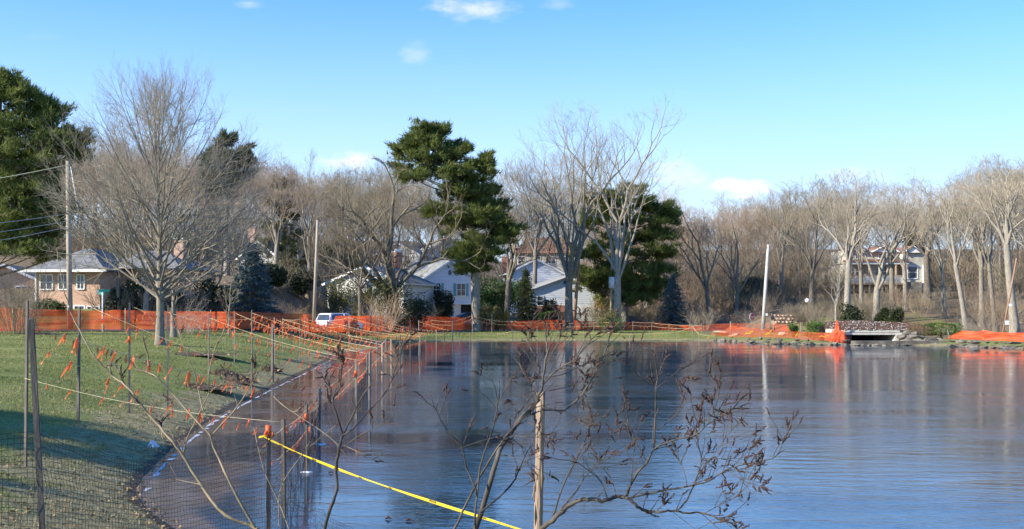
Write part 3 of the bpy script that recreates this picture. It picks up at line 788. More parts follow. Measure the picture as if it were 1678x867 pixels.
px_tree(54, 452, 510, 262, 108, 62, 400, 6, 'bare tree with high reddish top left of the second pole', 9, dens=1.05, twig='twig_red', bark='bark_grey', wob=.13, fork_ang=22, twig_r=.01)
px_tree(55, 720, 500, 285, 150, 60, 440, 5, 'bare tree rising behind the roof of the white gabled house', 10, dens=.9, twig='twig_brown', bark='bark_dark', wob=.2, fork_ang=30, twig_r=.013, z0=1.6)
px_tree(56, 875, 480, 250, 140, 62, 410, 5, 'bare tree rising behind the upper striped house', 9, dens=.9, twig='twig_grey', bark='bark_grey', wob=.16, fork_ang=25, twig_r=.012)
px_tree(57, 375, 540, 470, 68, 22, 505, 4, 'small pale branched tree by the orange fence right of the lawn tree', 4, dens=.6, twig='twig_grey', bark='bark_light', wob=.2, fork_ang=40, name='small_bare_tree')
px_tree(58, 1280, 528, 305, 125, 42, 430, 5, 'thin bare tree just right of the leaning white pole', 8, dens=1.0, twig='twig_brown', bark='bark_grey', wob=.14, fork_ang=20, twig_r=.01)
# dead leaves still on the small tree
g = np.random.default_rng(5); c = g.normal(0, 1, (420, 3)) * np.array([1.3, .9, .35]) + np.array([WX(290, 60), 60, WZ(463, 60)])
V, Fc = leafquads(c, .07, 3)
lv = link('dead_leaves', mesh_np('dead_leaves', V, Fc, M['leaf_tan']))
st = [o for o in SC.objects if o.get('label', '').startswith('short bare tree')][0]
lv.parent = st; lv.location = -st.location

# evergreen trees
pad_pine([(698, 216, 26, 8), (722, 214, 15, 7), (686, 232, 34, 9), (715, 240, 38, 8), (668, 248, 30, 7), (757, 243, 12, 6), (700, 262, 52, 9), (745, 258, 28, 8), (675, 282, 36, 8), (730, 282, 48, 10),
          (785, 270, 26, 9), (800, 262, 14, 7), (770, 296, 46, 10), (790, 318, 34, 9), (745, 316, 38, 9), (812, 336, 24, 8), (770, 342, 46, 10), (800, 366, 40, 10), (758, 372, 36, 10), (830, 384, 32, 8), (795, 396, 44, 10),
          (722, 348, 26, 8), (760, 416, 40, 10), (800, 424, 34, 9), (772, 442, 30, 8)],
         [(781, 528), (778, 440), (772, 380), (757, 320), (735, 262), (716, 225), (709, 204)], [.50, .42, .36, .29, .20, .11, .04], 108, 7,
         'white_pine_tree', 'tall layered green pine with bent top beside the white gabled house', dens=1.0, tsz=.40, limb_r=.09)
pad_pine([(10, 128, 30, 10), (5, 150, 44, 12), (62, 168, 34, 12), (30, 182, 60, 14), (85, 190, 26, 10), (20, 210, 60, 14), (88, 218, 40, 11), (125, 222, 22, 9), (60, 240, 62, 14), (10, 262, 70, 14), (110, 246, 34, 9),
          (50, 282, 64, 14), (5, 310, 70, 14), (70, 312, 50, 12), (40, 340, 70, 14), (88, 350, 36, 10), (10, 370, 70, 14), (65, 382, 48, 12), (25, 402, 60, 12), (70, 412, 34, 10), (-40, 240, 60, 14), (-50, 300, 60, 14), (-45, 360, 60, 14), (-45, 180, 50, 14)],
         [(-14, 545), (-14, 430), (-10, 330), (-4, 220), (0, 150), (4, 112)], [.55, .48, .40, .27, .14, .04], 74, 9,
         'white_pine_tree', 'huge dark green pine filling the left edge above the brick house', dens=1.15, tsz=.30, limb_r=.1)
pad_pine([(1005, 318, 26, 9), (1040, 312, 22, 8), (985, 336, 32, 9), (1030, 336, 46, 11), (1080, 342, 34, 9), (1000, 356, 46, 10), (1060, 364, 50, 10), (1095, 352, 22, 8), (970, 366, 24, 9), (1085, 384, 30, 8), (1045, 392, 38, 9),
          (1000, 408, 40, 10), (1060, 418, 46, 10), (965, 420, 28, 10), (1088, 440, 26, 8), (1020, 440, 44, 11), (1060, 458, 34, 9), (975, 446, 34, 11), (1000, 470, 36, 10), (1050, 482, 36, 9), (1078, 468, 22, 7), (965, 470, 24, 9), (1022, 492, 34, 8)],
         [(1024, 528), (1022, 460), (1026, 400), (1030, 350), (1034, 304)], [.48, .42, .32, .20, .05], 120, 12,
         'pine_tree', 'wide dark green pine behind the tallest bare tree', dens=.9, tsz=.42, matn='needles', limb_r=.09)
pad_pine([(372, 232, 22, 9), (352, 248, 20, 9), (385, 250, 26, 9), (365, 268, 32, 10), (398, 272, 18, 8), (345, 284, 26, 9), (385, 290, 30, 9), (360, 306, 32, 9)],
         [(372, 500), (372, 400), (371, 300), (372, 226)], [.35, .3, .2, .05], 112, 14, 'pine_tree', 'dark rounded pine top showing over the right shoulder of the lawn tree', dens=.8, tsz=.40, matn='needles_dark')
pad_pine([(460, 312, 16, 9), (455, 332, 22, 9), (468, 350, 24, 9), (452, 372, 28, 10), (470, 392, 30, 10), (450, 414, 34, 10), (475, 436, 34, 10), (455, 458, 36, 10), (480, 476, 36, 9)],
         [(462, 515), (462, 430), (461, 360), (460, 300)], [.3, .25, .16, .04], 118, 15, 'conifer_tree', 'narrow dark conifer among the bare trees left of the second pole', dens=.7, tsz=.36, matn='needles_dark', cat='conifer tree')
spruce(1103, 450, 528, 34, 116, 3, 'bluish green spruce of conical shape right of the dark pine')
spruce(412, 396, 515, 56, 84, 4, 'broad blue spruce at the right end of the long grey roof', dens=.9, tsz=.26)
spruce(862, 440, 527, 28, 120, 6, 'small dark spruce beside the forked tree between the houses', 'needles_dark', cat='spruce tree')
spruce(1450, 505, 535, 24, 104, 16, 'low dark green conifer on the slope behind the bridge', 'needles_dark', dens=1.3)
leafy(725, 462, 526, 24, 117, 21, 'dense dark round topped evergreen in front of the white gabled house', 'leaf_dark', 'round_evergreen', n=6500, leaf=.10, cat='evergreen', clump=22)
leafy(818, 450, 520, 50, 127, 22, 'mid green evergreen mass between the two gabled houses', 'leaf_green', 'evergreen_shrub', n=7000, leaf=.14, cat='shrub', clump=24)
leafy(1395, 492, 540, 24, 102, 23, 'rough green evergreen behind the left end of the bridge', 'leaf_dark', 'evergreen_shrub', n=3000, leaf=.10)
leafy(1468, 500, 540, 16, 101, 24, 'dark evergreen bush on the bank behind the bridge middle', 'leaf_dark', 'evergreen_shrub', n=2500, leaf=.10)
leafy(795, 494, 530, 15, 108, 25, 'yellowish green upright bush at the foot of the tall pine', 'leaf_olive', 'upright_bush', n=2300, leaf=.08)
leafy(812, 497, 530, 12, 110, 26, 'olive green bush right of the parked red and white car', 'leaf_olive', 'upright_bush', n=1800, leaf=.08)
leafy(826, 500, 530, 12, 109, 27, 'golden brown bush between the pine and the clipped hedge', 'leaf_gold', 'upright_bush', n=1800, leaf=.08)
leafy(910, 511, 530, 27, 119, 28, 'clipped dark green hedge in front of the striped garage', 'leaf_green', 'clipped_hedge', n=4200, leaf=.07, box=True, depth=1.0, cat='hedge')
leafy(948, 513, 530, 14, 120, 29, 'short clipped hedge piece right of the tall tree trunk', 'leaf_dark', 'clipped_hedge', n=2000, leaf=.07, box=True, depth=.9, cat='hedge')
leafy(1000, 505, 546, 26, 104, 30, 'ragged brownish green bush on the far lawn edge by the orange fence', 'leaf_olive', 'ragged_bush', n=2600, leaf=.07, clump=26)
leafy(1006, 520, 548, 24, 103, 31, 'low dark green bush with red leaves in front of the ragged bush', 'leaf_green', 'low_bush', n=1800, leaf=.07, clump=20)
leafy(1300, 527, 545, 11, 97, 32, 'small round green shrub left of the long green juniper', 'hedge', 'round_shrub', n=1800, leaf=.06, depth=.7)
leafy(1337, 523, 545, 25, 95, 33, 'bright green spreading juniper left of the bridge', 'hedge', 'juniper_shrub', n=4500, leaf=.06, depth=1.1, clump=22)
leafy(1545, 530, 545, 28, 91, 34, 'long low green hedge right of the bridge', 'hedge', 'low_hedge', n=4500, leaf=.06, box=True, depth=.8, cat='hedge')
leafy(1510, 533, 548, 18, 92, 35, 'rough olive hedge end beside the iron railing of the bridge', 'leaf_olive', 'low_hedge', n=2200, leaf=.06, box=True, depth=.8, cat='hedge')
leafy(1541, 540, 555, 7, 84, 36, 'small yellow green bush on the bank right of the bridge', 'leaf_olive', 'small_bush', n=700, leaf=.05)
leafy(82, 486, 508, 32, 80, 37, 'dark green shrub row under the windows of the brick house', 'leaf_green', 'foundation_shrub', n=4200, leaf=.08, clump=20, z0=1.8)
leafy(496, 440, 520, 32, 110, 38, 'dull green leafy tree left of the second pole', 'leaf_dark', 'evergreen_shrub', n=4500, leaf=.11, clump=24)
for i, (px, py0, hw, d, m_, lb) in enumerate([(555, 440, 28, 106, 'leaf_olive', 'tall thin leaved shrub over the left of the white garden wall'), (588, 432, 26, 105, 'leaf_olive', 'tall thin leaved shrub over the parked car'),
        (622, 436, 26, 104, 'leaf_olive', 'tall thin leaved shrub left of the broad dark tree'), (655, 462, 30, 104, 'leaf_dark', 'dark shrub under the chimney of the white gabled house'), (685, 478, 24, 108, 'leaf_dark', 'dark shrub against the left wall of the gabled house')]):
    leafy(px, py0, 520, hw, d, 40 + i, lb, m_, 'tall_shrub', n=[4200, 4200, 4200, 4200, 3600][i], leaf=.09, clump=26, stems=12)
leafy(330, 478, 520, 44, 83, 51, 'dark hedge mass beneath the long grey roof', 'leaf_dark', 'foundation_shrub', n=4200, leaf=.11, clump=20, z0=1.7)
leafy(235, 484, 520, 40, 82, 52, 'dark shrub mass right of the brick house', 'leaf_dark', 'foundation_shrub', n=3600, leaf=.11, clump=20, z0=1.7)
leafy(900, 486, 520, 20, 121, 53, 'dark bush in the shade of the small garage window', 'leaf_dark', 'foundation_shrub', n=2600, leaf=.10, clump=16)
leafy(985, 470, 528, 20, 123, 54, 'orange brown leaved bush right of the striped garage', 'leaf_gold', 'upright_bush', n=2200, leaf=.09, clump=20)

def place_brush(me, px, d, sc, label, name='bare_shrub', rz=0, group=None, cat='shrub'):
    x = WX(px, d); o = link(name, me, None, None, (x, d, zg(x, d)), (0, 0, rz), sc); return setp(o, label, cat, group)
bs = [brush_mesh(70 + i, 3.0, 2.6, 46, ['twig_brown', 'twig_grey', 'twig_red', 'twig_brown'][i], .013) for i in range(4)]
b1 = brush_mesh(81, 3.9, 2.6, 70, 'twig_brown', .010, up=.02); place_brush(b1, 30, 60, 1, 'tall many stemmed bare shrub at the left edge before the brick house')
b2 = brush_mesh(82, 2.1, 2.8, 110, 'leaf_tan', .008, up=-.02, lean=.9); place_brush(b2, 470, 92, 1, 'tan wispy bare shrub left of the second pole')
b3 = brush_mesh(83, 2.2, 1.6, 60, 'twig_grey', .009, up=-.14, lean=.9); place_brush(b3, 302, 66, 1, 'weeping bare shrub right of the lawn tree behind the stakes')
b4 = brush_mesh(84, 2.9, 3.2, 60, 'leaf_tan', .016, up=.02, lean=.6); place_brush(b4, 1062, 116, 1, 'pale straw coloured shrub clump right of the dark pine')
b5 = brush_mesh(85, 2.4, 2.2, 50, 'twig_grey', .010); place_brush(b5, 1237, 98, .7, 'thin grey bare shrub in front of the green juniper', rz=1)
b5b = place_brush(b5, 1150, 112, 1, 'greyish bare bush at the bend of the orange fence', rz=2)
b6 = brush_mesh(86, 3.4, 3.2, 90, 'twig_red', .011); place_brush(b6, 1635, 92, 1.0, 'bare twiggy shrub behind the right orange fence')
place_brush(b5, 1600, 84, .8, 'small grey bare shrub on the right bank', rz=3)
place_brush(b2, 1500, 95, .9, 'dry brown brush behind the iron railing', rz=1)

# ------------------------------------------------------------------ the woods behind
lib = {}
def make_lib():
    i = 0
    for tw, bk in (('twig_grey', 'bark_grey'), ('twig_brown', 'bark_dark'), ('twig_red', 'bark_grey')):
        for v in range(4):
            lib[(tw, v)] = bare_tree_meshes(200 + i, 14.0, [.13, .15, .11, .12][v], [3.0, 4.2, 1.6, 2.0][v], [6, 5, 8, 26][v], [3.6, 3.0, 4.6, 3.2][v], tw, dens=[1.0, .95, 1.05, .8][v], wob=[.16, .24, .2, .15][v], up=.04, bark=bk, fork_ang=[24, 28, 34, 20][v], twig_r=.0095, leader=(v == 3), lean=[.04, -.08, .1, 0][v])
            i += 1
make_lib()
skyline = [(-400, 200), (0, 235), (120, 238), (160, 225), (250, 232), (330, 250), (430, 252), (500, 278), (560, 272), (620, 268), (690, 290), (740, 330), (830, 285), (880, 262), (960, 300), (1060, 320), (1120, 335), (1200, 338), (1262, 330), (1290, 315),
           (1340, 292), (1380, 290), (1430, 302), (1480, 318), (1540, 312), (1600, 275), (1678, 262), (2000, 240)]
SKX = [a for a, _ in skyline]; SKY_ = [b for _, b in skyline]
wr = random.Random(77)
def wood_label(px, tw, d):
    side = 'behind the houses at the left' if px < 480 else 'behind the white gabled houses' if px < 960 else 'on the slope above the far fence' if px < 1290 else 'on the hillside round the right hand house' if px < 1560 else 'in the woods at the right edge'
    tone = {'twig_grey': 'grey', 'twig_brown': 'dark brown', 'twig_red': 'reddish'}[tw]
    row = 'front rank' if d < 140 else 'back rank'
    rk = 'front' if d < 140 else 'second' if d < 157 else 'third' if d < 178 else 'fourth' if d < 204 else 'rearmost'
    return f'{tone} bare tree, {rk} rank of woods, {landmark(px)}', f'bare trees {side}'
for row, (d0, step) in enumerate([(132, 34), (148, 30), (166, 30), (190, 34), (218, 38)]):
    px = -230
    while px < 1900:
        px += step * wr.uniform(.7, 1.3); d = d0 + wr.uniform(-6, 6)
        if row == 0 and (px < 130 or 640 < px < 1000 or 1385 < px < 1545): continue
        if row == 1 and (690 < px < 960 or 1400 < px < 1520): continue
        if row >= 2 and 730 < px < 1000 and wr.random() < .35: continue
        if row in (2, 3) and 1120 < px < 1290 and wr.random() < .3: continue
        if px < -120 or px > 1800:
            if wr.random() < .4: continue
        x = WX(px, d); z = zg(x, d); top = np.interp(px, SKX, SKY_) + wr.choice((wr.uniform(-14, 10), wr.uniform(0, 26), wr.uniform(10, 60))) + (row == 0) * 12
        H = WZ(top, d) - z
        if px < 480: tw = wr.choice(['twig_red', 'twig_brown', 'twig_grey', 'twig_red'])
        elif px < 960: tw = wr.choice(['twig_brown', 'twig_grey', 'twig_brown'])
        elif px < 1290: tw = wr.choice(['twig_red', 'twig_brown', 'twig_grey', 'twig_red'])
        else: tw = wr.choice(['twig_grey', 'twig_grey', 'twig_brown'])
        s = H / 12.9; lb, gr = wood_label(px, tw, d)
        place_tree(lib[(tw, wr.choice((0, 1, 2, 0, 1, 2, 3)))], 'woodland_tree', (x, d, z), wr.uniform(0, 6.28), s, lb, group=gr, sxy=s * wr.uniform(.85, 1.1))
def und_label(px, rk=''):
    side = 'behind the houses at the left' if px < 480 else 'behind the white gabled houses' if px < 960 else 'under the trees above the far fence' if px < 1290 else 'on the hillside round the right hand house' if px < 1560 else 'under the trees at the right edge'
    return f'{rk} tangle of bare brush {landmark(px)}'.strip(), 'bare brush ' + side
for row, (d0, step) in enumerate([(127, 42), (140, 44), (158, 46)]):
    px = -150
    while px < 1850:
        px += step * wr.uniform(.7, 1.3); d = d0 + wr.uniform(-4, 4)
        if row == 0 and (px < 440 or 640 < px < 1000 or 1385 < px < 1530): continue
        if 690 < px < 960 and row < 2: continue
        if row == 1 and (px < 100 or 1390 < px < 1540): continue
        lb, gr = und_label(px, ['near', 'deeper', 'deepest'][row])
        place_brush(wr.choice(bs), px, d, wr.uniform(1.0, 1.7) * (1 + .25 * row), lb, 'brush', wr.uniform(0, 6), gr, 'brush')
for row, (d0, step) in enumerate([(119, 26), (124, 26)]):
    px = 1115
    while px < 1700:
        px += step * wr.uniform(.7, 1.3); d = d0 + wr.uniform(-3, 3) - (px > 1290) * 12
        if 1470 < px < 1600 : continue
        lb, gr = und_label(px, ['nearest low', 'second low'][row])
        place_brush(wr.choice(bs), px, d, wr.uniform(.55, .9), lb, 'brush', wr.uniform(0, 6), gr, 'brush')
# some dark evergreens deep in the woods
for i, (px, py, hw, d, lb) in enumerate([(575, 420, 46, 136, 'dark evergreen mass in the woods left of the broad dark tree'), (520, 400, 40, 140, 'dark evergreen mass in the woods behind the second pole'), (1240, 455, 34, 130, 'dark low evergreen in the woods by the leaning white pole'),
                                     (1300, 350, 30, 170, 'dusky evergreen behind the slim dark trees'), (1500, 330, 30, 160, 'dusky evergreen behind the red roof of the hillside house'), (870, 430, 30, 160, 'dark evergreen behind the upper striped house'),
                                     (300, 440, 60, 100, 'dark evergreen behind the long grey roof'), (200, 430, 50, 104, 'dark evergreen behind the brick house'), (430, 430, 50, 104, 'dark evergreen behind the broad blue spruce')]):
    leafy(px, py, 520, hw, d, 90 + i, lb, 'leaf_dark', 'woodland_evergreen', n=5200, leaf=.17, cat='evergreen', clump=26)
# trees standing on the bank left of the view, whose shade falls on the near lawn
def shade_tree(x, y, H, seed, label, W_=2.6):
    z = zg(x, y); root = empty('pine_tree', (x, y, z), 0, label, 'pine tree'); r = random.Random(seed); g = np.random.default_rng(seed)
    tt = TubeSet(); tt.add([Vector((0, 0, -.3)), Vector((0, 0, H))], [.25, .03], 8); lt = TubeSet(); C = []; D = []
    for i in range(46):
        t = (i + r.random()) / 46; z_ = H * (.22 + .77 * t); L = W_ * (1.05 - t) ** .7 * r.uniform(.6, 1.1); a = i * 2.4
        e = Vector((math.cos(a) * L, math.sin(a) * L, L * .12)); o = Vector((0, 0, z_)); lt.add([o, o + e], [.04, .01], 3)
        n = int(70 * L); q = g.uniform(.25, 1, n)
        C.append(np.array(o)[None] + q[:, None] * np.array(e)[None] + g.normal(0, .28, (n, 3)) * np.array([1, 1, .5])); D.append(np.tile(np.array(e.normalized()) + np.array((0, 0, .7)), (n, 1)))
    V, Fc = tufts(np.concatenate(C), np.concatenate(D), .3, seed, 5, .13)
    link('trunk', tt.mesh('t', M['bark_dark']), None, root); link('limbs', lt.mesh('l', M['bark_dark']), None, root)['kind'] = 'stuff'; link('crown', mesh_np('c', V, Fc, M['needles']), None, root)
shade_tree(-24.5, 13.5, 13.5, 401, 'first pine on the near bank outside the left edge', 4.2)
shade_tree(-31.0, 17.0, 9.5, 402, 'second pine on the near bank outside the left edge', 2.6)

shade_tree(-17.5, 5.5, 5.2, 403, 'small pine on the near bank outside the left edge', 1.5)
leafy(210, 455, 520, 36, 79, 151, 'tall dark evergreen shrub between the brick house and the lawn tree', 'leaf_dark', 'tall_evergreen', n=6000, leaf=.12, clump=26, z0=1.6, cat='evergreen')
leafy(275, 468, 520, 40, 80, 152, 'wide dark evergreen mass directly behind the lawn tree', 'leaf_dark', 'tall_evergreen', n=7000, leaf=.12, clump=28, z0=1.6, cat='evergreen')
leafy(345, 458, 520, 38, 80, 153, 'dark evergreen mass right of the lawn tree below the long roof', 'leaf_dark', 'tall_evergreen', n=7000, leaf=.12, clump=28, z0=1.6, cat='evergreen')
for i, (px, d, sc_, lb) in enumerate([(185, 78, 1.0, 'tangle of bare brown stems right of the street name sign'), (240, 78, .9, 'tangle of bare brown stems left of the lawn tree trunk'), (325, 78, .95, 'tangle of bare brown stems right of the lawn tree trunk'), (395, 84, 1.0, 'tangle of bare brown stems by the blue spruce'), (450, 108, 1.2, 'tall bare brown brush between the spruce and the second pole'), (540, 107, 1.0, 'bare brown brush before the white walled house'),
                                  (625, 101, 1.2, 'bare brown brush left of the broad dark tree'), (690, 112, .9, 'bare brown brush before the left wall of the gabled house'), (980, 118, 1.2, 'bare brown brush right of the garage house')]):
    place_brush(bs[i % 4], px, d, sc_, lb, 'brush', i * 1.1, None, 'brush')
px_tree(61, 195, 520, 330, 78, 44, 470, 5, 'thin bare tree in front of the wing of the brick house', 6, dens=.9, twig='twig_brown', bark='bark_grey', wob=.2, fork_ang=30, twig_r=.009)
px_tree(62, 350, 520, 330, 80, 50, 480, 6, 'thin bare tree in front of the long grey roof', 7, dens=.9, twig='twig_red', bark='bark_dark', wob=.2, fork_ang=32, twig_r=.009)
px_tree(63, 590, 525, 330, 103, 46, 470, 6, 'slim bare tree before the white walled house', 7, dens=.9, twig='twig_brown', bark='bark_dark', wob=.2, fork_ang=32, twig_r=.010)
px_tree(64, 565, 525, 300, 120, 50, 440, 6, 'slim bare tree behind the white walled house', 8, dens=.9, twig='twig_grey', bark='bark_dark', wob=.2, fork_ang=32, twig_r=.010)

px_tree(71, 1412, 520, 312, 112, 46, 440, 5, 'slim grey bare tree at the left end of the hillside house', 8, dens=.9, twig='twig_grey', bark='bark_grey', wob=.2, fork_ang=30, twig_r=.009)
px_tree(72, 1484, 505, 330, 116, 44, 430, 5, 'slim crooked bare tree before the dark window of the hillside house', 8, dens=.9, twig='twig_grey', bark='bark_light', wob=.22, fork_ang=30, twig_r=.009)
px_tree(73, 1548, 520, 320, 108, 46, 440, 5, 'slim bare tree on the open slope right of the hillside house', 7, dens=.9, twig='twig_grey', bark='bark_light', wob=.2, fork_ang=30, twig_r=.009)
px_tree(74, 1632, 540, 290, 96, 50, 430, 5, 'slim bare tree leaning left behind the brown leaning pole', 8, dens=.9, twig='twig_grey', bark='bark_grey', lean=-.12, wob=.18, fork_ang=26, twig_r=.009)
for i, (px, d, sc_) in enumerate([(1408, 114, .9), (1440, 118, .8), (1478, 116, .9), (1510, 112, .8), (1560, 104, .9), (1530, 118, .9)]):
    place_brush(bs[i % 4], px, d, sc_, 'bare brush on the open slope, ' + landmark(px), 'brush', i * 1.3, 'brush on the slope below the hillside house', 'brush')

shade_tree(-21.0, 8.5, 7.0, 404, 'slim pine on the near bank outside the left edge', 1.9)

px_tree(81, 392, 520, 320, 86, 44, 470, 6, 'thin bare tree left of the broad blue spruce', 7, dens=.9, twig='twig_brown', bark='bark_dark', wob=.2, fork_ang=32, twig_r=.009)
leafy(372, 470, 520, 34, 88, 154, 'dark evergreen shrub left of the broad blue spruce', 'leaf_dark', 'tall_evergreen', n=4500, leaf=.12, clump=24, cat='evergreen')

# ================================================================== buildings
def quad(mb, a, b_, c, d_): mb.add([a, b_, c, d_], [(0, 1, 2, 3)])
def wall_window(parent, cx, cz, w, h, y, frame=.09, shutters=None, mull=1, name='window', m='trim', sill=True):
    """window on a local wall facing -y at local y"""
    fr = MB(); t = .07
    fr.box((cx - w / 2 - frame / 2, y - t / 2, cz), (frame, t, h + 2 * frame)); fr.box((cx + w / 2 + frame / 2, y - t / 2, cz), (frame, t, h + 2 * frame))
    fr.box((cx, y - t / 2, cz + h / 2 + frame / 2), (w, t - .004, frame)); fr.box((cx, y - t / 2 - .01, cz - h / 2 - frame / 2), (w + .1, t + .04, frame))
    win = fr.build(name, M[m], parent)
    mm = MB()
    for i in range(mull): mm.box((cx - w / 2 + w * (i + 1) / (mull + 1), y - .028, cz), (.06, .05, h))
    mm.box((cx, y - .026, cz), (w, .042, .05)); mm.build('mullion', M[m], win)
    p_ = MB(); p_.box((cx, y - .008, cz), (w, .02, h)); p_.build('pane', M['glass'], win)
    if shutters:
        for s_ in (-1, 1):
            sh_ = MB(); sh_.box((cx + s_ * (w / 2 + frame + .2), y - .03, cz), (.34, .05, h + .1))
            for k in range(6): sh_.box((cx + s_ * (w / 2 + frame + .2), y - .062, cz - h / 2 + (k + .5) * h / 6), (.26, .014, .06))
            sh_.build('shutter', M[shutters], parent)
    return win
def siding(parent, w, z0, z1, y, board=.20, m='blue_white', peak=None, side=None, name='siding'):
    """lapped clapboards on a local wall facing -y; peak = apex height for a gable end"""
    mb = MB(); z = z0
    ztop = peak if peak else z1
    while z < ztop - .01:
        zt = min(z + board, ztop)
        def half(zz): return w / 2 if zz <= z1 or not peak else max(.01, w / 2 * (peak - zz) / (peak - z1))
        a, b_ = half(z), half(zt)
        mb.add([(-a, y - .035, z), (a, y - .035, z), (b_, y - .008, zt), (-b_, y - .008, zt)], [(0, 1, 2, 3)])
        mb.add([(-a, y - .035, z), (-a, y, z), (a, y, z), (a, y - .035, z)], [(0, 1, 2, 3)])
        z = zt
    return mb.build(name, M[m], parent)
def gable_block(root, w, l, h, rise, wallm, roofm, over=.35, front_board=.2, wall_name='wall', z0=-.6, board_m=None):
    """walls + gable roof; ridge runs along local y, front gable at y=0 facing -y"""
    mb = MB()
    vs = [(-w / 2, 0, z0), (w / 2, 0, z0), (w / 2, l, z0), (-w / 2, l, z0), (-w / 2, 0, h), (w / 2, 0, h), (w / 2, l, h), (-w / 2, l, h), (0, 0, h + rise), (0, l, h + rise)]
    mb.add(vs, [(0, 1, 5, 8, 4), (2, 3, 7, 9, 6), (1, 2, 6, 5), (3, 0, 4, 7)])
    mb.build(wall_name, M[wallm], root)
    sl_ = rise / (w / 2); t = .14
    for s_, nm in ((-1, 'roof'), (1, 'roof')):
        r_ = MB(); xe = s_ * (w / 2 + over); ze = h - over * sl_
        y0, y1 = -over, l + over
        top = [(0, y0, h + rise + t), (xe, y0, ze + t), (xe, y1, ze + t), (0, y1, h + rise + t)]
        bot = [(0, y0, h + rise + .012), (xe, y0, ze + .012), (xe, y1, ze + .012), (0, y1, h + rise + .012)]
        r_.add(top + bot, [(0, 1, 2, 3) if s_ < 0 else (3, 2, 1, 0), (4, 5, 6, 7), (0, 4, 5, 1), (1, 5, 6, 2), (2, 6, 7, 3)])
        r_.build('roof', M[roofm], root)
        b_ = MB(); ww = .04
        b_.add([(0, y0 - ww, h + rise + t - .005), (xe, y0 - ww, ze + t - .005), (xe, y0 - ww, ze - .1), (0, y0 - ww, h + rise - .1),
                (0, y0 - .003, h + rise + t - .005), (xe, y0 - .003, ze + t - .005), (xe, y0 - .003, ze - .1), (0, y0 - .003, h + rise - .1)],
               [(0, 1, 2, 3), (4, 7, 6, 5), (0, 4, 5, 1), (3, 2, 6, 7), (1, 5, 6, 2)])
        b_.build('bargeboard', M['trim'], root)
        g_ = MB(); g_.box((xe + s_ * .06, (y0 + y1) / 2, ze + .05), (.12, y1 - y0, .14)); g_.build('gutter', M['trim'], root)
def at_house(px, d, rz, label, name='house', z0=None, cat='house'):
    x = WX(px, d); z = zg(x, d) if z0 is None else z0
    return empty(name, (x, d, z), rz, label, cat), z

# white gabled house, centre
TH = R(33)
h1, z1_ = at_house(737, 133, TH, 'white gabled house with teal shutters and brick chimney behind the round evergreen', z0=1.2)
gable_block(h1, 6.9, 9.6, 5.1, 2.1, 'blue_white', 'roof_grey', z0=1.95)
siding(h1, 6.9, 2.0, 5.1, -.002, .2, peak=7.2)
mb = MB(); mb.box((0, 4.8, .85), (6.3, 9.0, 2.9)); mb.build('ground_floor', M['white_paint'], h1)
mb = MB(); mb.box((0, .1, 1.97), (6.95, .5, .14)); mb.build('soffit_band', M['trim'], h1)
for cx in (-2.1, .35):
    dm = MB(); dm.box((cx, .28, .75), (2.0, .06, 2.3))
    for k in range(4): dm.box((cx, .235, -.1 + k * .56), (1.85, .03, .44))
    dm.build('garage_door', M['white_paint'], h1)
mb = MB(); mb.box((2.45, .27, .9), (1.4, .05, 2.5)); mb.build('carport_shade_panel', M['shade_black'], h1)  # near-black panel on the wall, painted as the shade within the carport
wall_window(h1, 1.55, 3.7, 1.15, 1.45, -.03, shutters='teal'); wall_window(h1, -1.9, 3.7, 1.15, 1.45, -.03, shutters='teal')
mb = MB(); cyl = [(0, -.05, 5.75)]; n = 16
vs = [(.24 * math.cos(a * 2 * math.pi / n), -.06, 5.75 + .34 * math.sin(a * 2 * math.pi / n)) for a in range(n)] + [(.24 * math.cos(a * 2 * math.pi / n), -.02, 5.75 + .34 * math.sin(a * 2 * math.pi / n)) for a in range(n)]
mb.add(vs, [tuple(range(n))] + [(a, n + a, n + (a + 1) % n, (a + 1) % n) for a in range(n)]); mb.build('gable_vent', M['roof_dark'], h1)
for k in range(3):   # windows of the left side wall
    w_ = empty('tmp', (0, 0, 0)) ; bpy.data.objects.remove(w_)
    fr = MB(); yy = 1.8 + k * 2.8
    fr.box((-3.47, yy, 3.7), (.05, 1.3, 1.5)); f_ = fr.build('window', M['trim'], h1); pp = MB(); pp.box((-3.50, yy, 3.7), (.03, 1.1, 1.3)); pp.build('pane', M['glass'], f_)
mb = MB(); mb.box((-2.7, 8.6, 6.9), (1.0, .8, 3.2)); mb.build('chimney', M['brick_red'], h1)
mb = MB(); mb.box((-2.7, 8.6, 8.56), (1.12, .92, .14)); mb.box((-2.7, 8.6, 8.78), (.6, .5, .3)); mb.build('chimney_cap', M['trim'], h1)
# low front wing on the left
mb = MB(); mb.box((-5.6, 6.2, 1.0), (4.2, 5.4, 3.4)); mb.build('side_wing', M['white_paint'], h1)
mb = MB(); mb.add([(-7.9, 3.3, 2.72), (-3.5, 3.3, 3.7), (-3.5, 9.1, 3.7), (-7.9, 9.1, 2.72), (-7.9, 3.3, 2.84), (-3.5, 3.3, 3.82), (-3.5, 9.1, 3.82), (-7.9, 9.1, 2.84)], [(0, 1, 2, 3), (7, 6, 5, 4), (0, 4, 5, 1), (3, 2, 6, 7), (0, 3, 7, 4)]); mb.build('wing_roof', M['roof_grey'], h1)

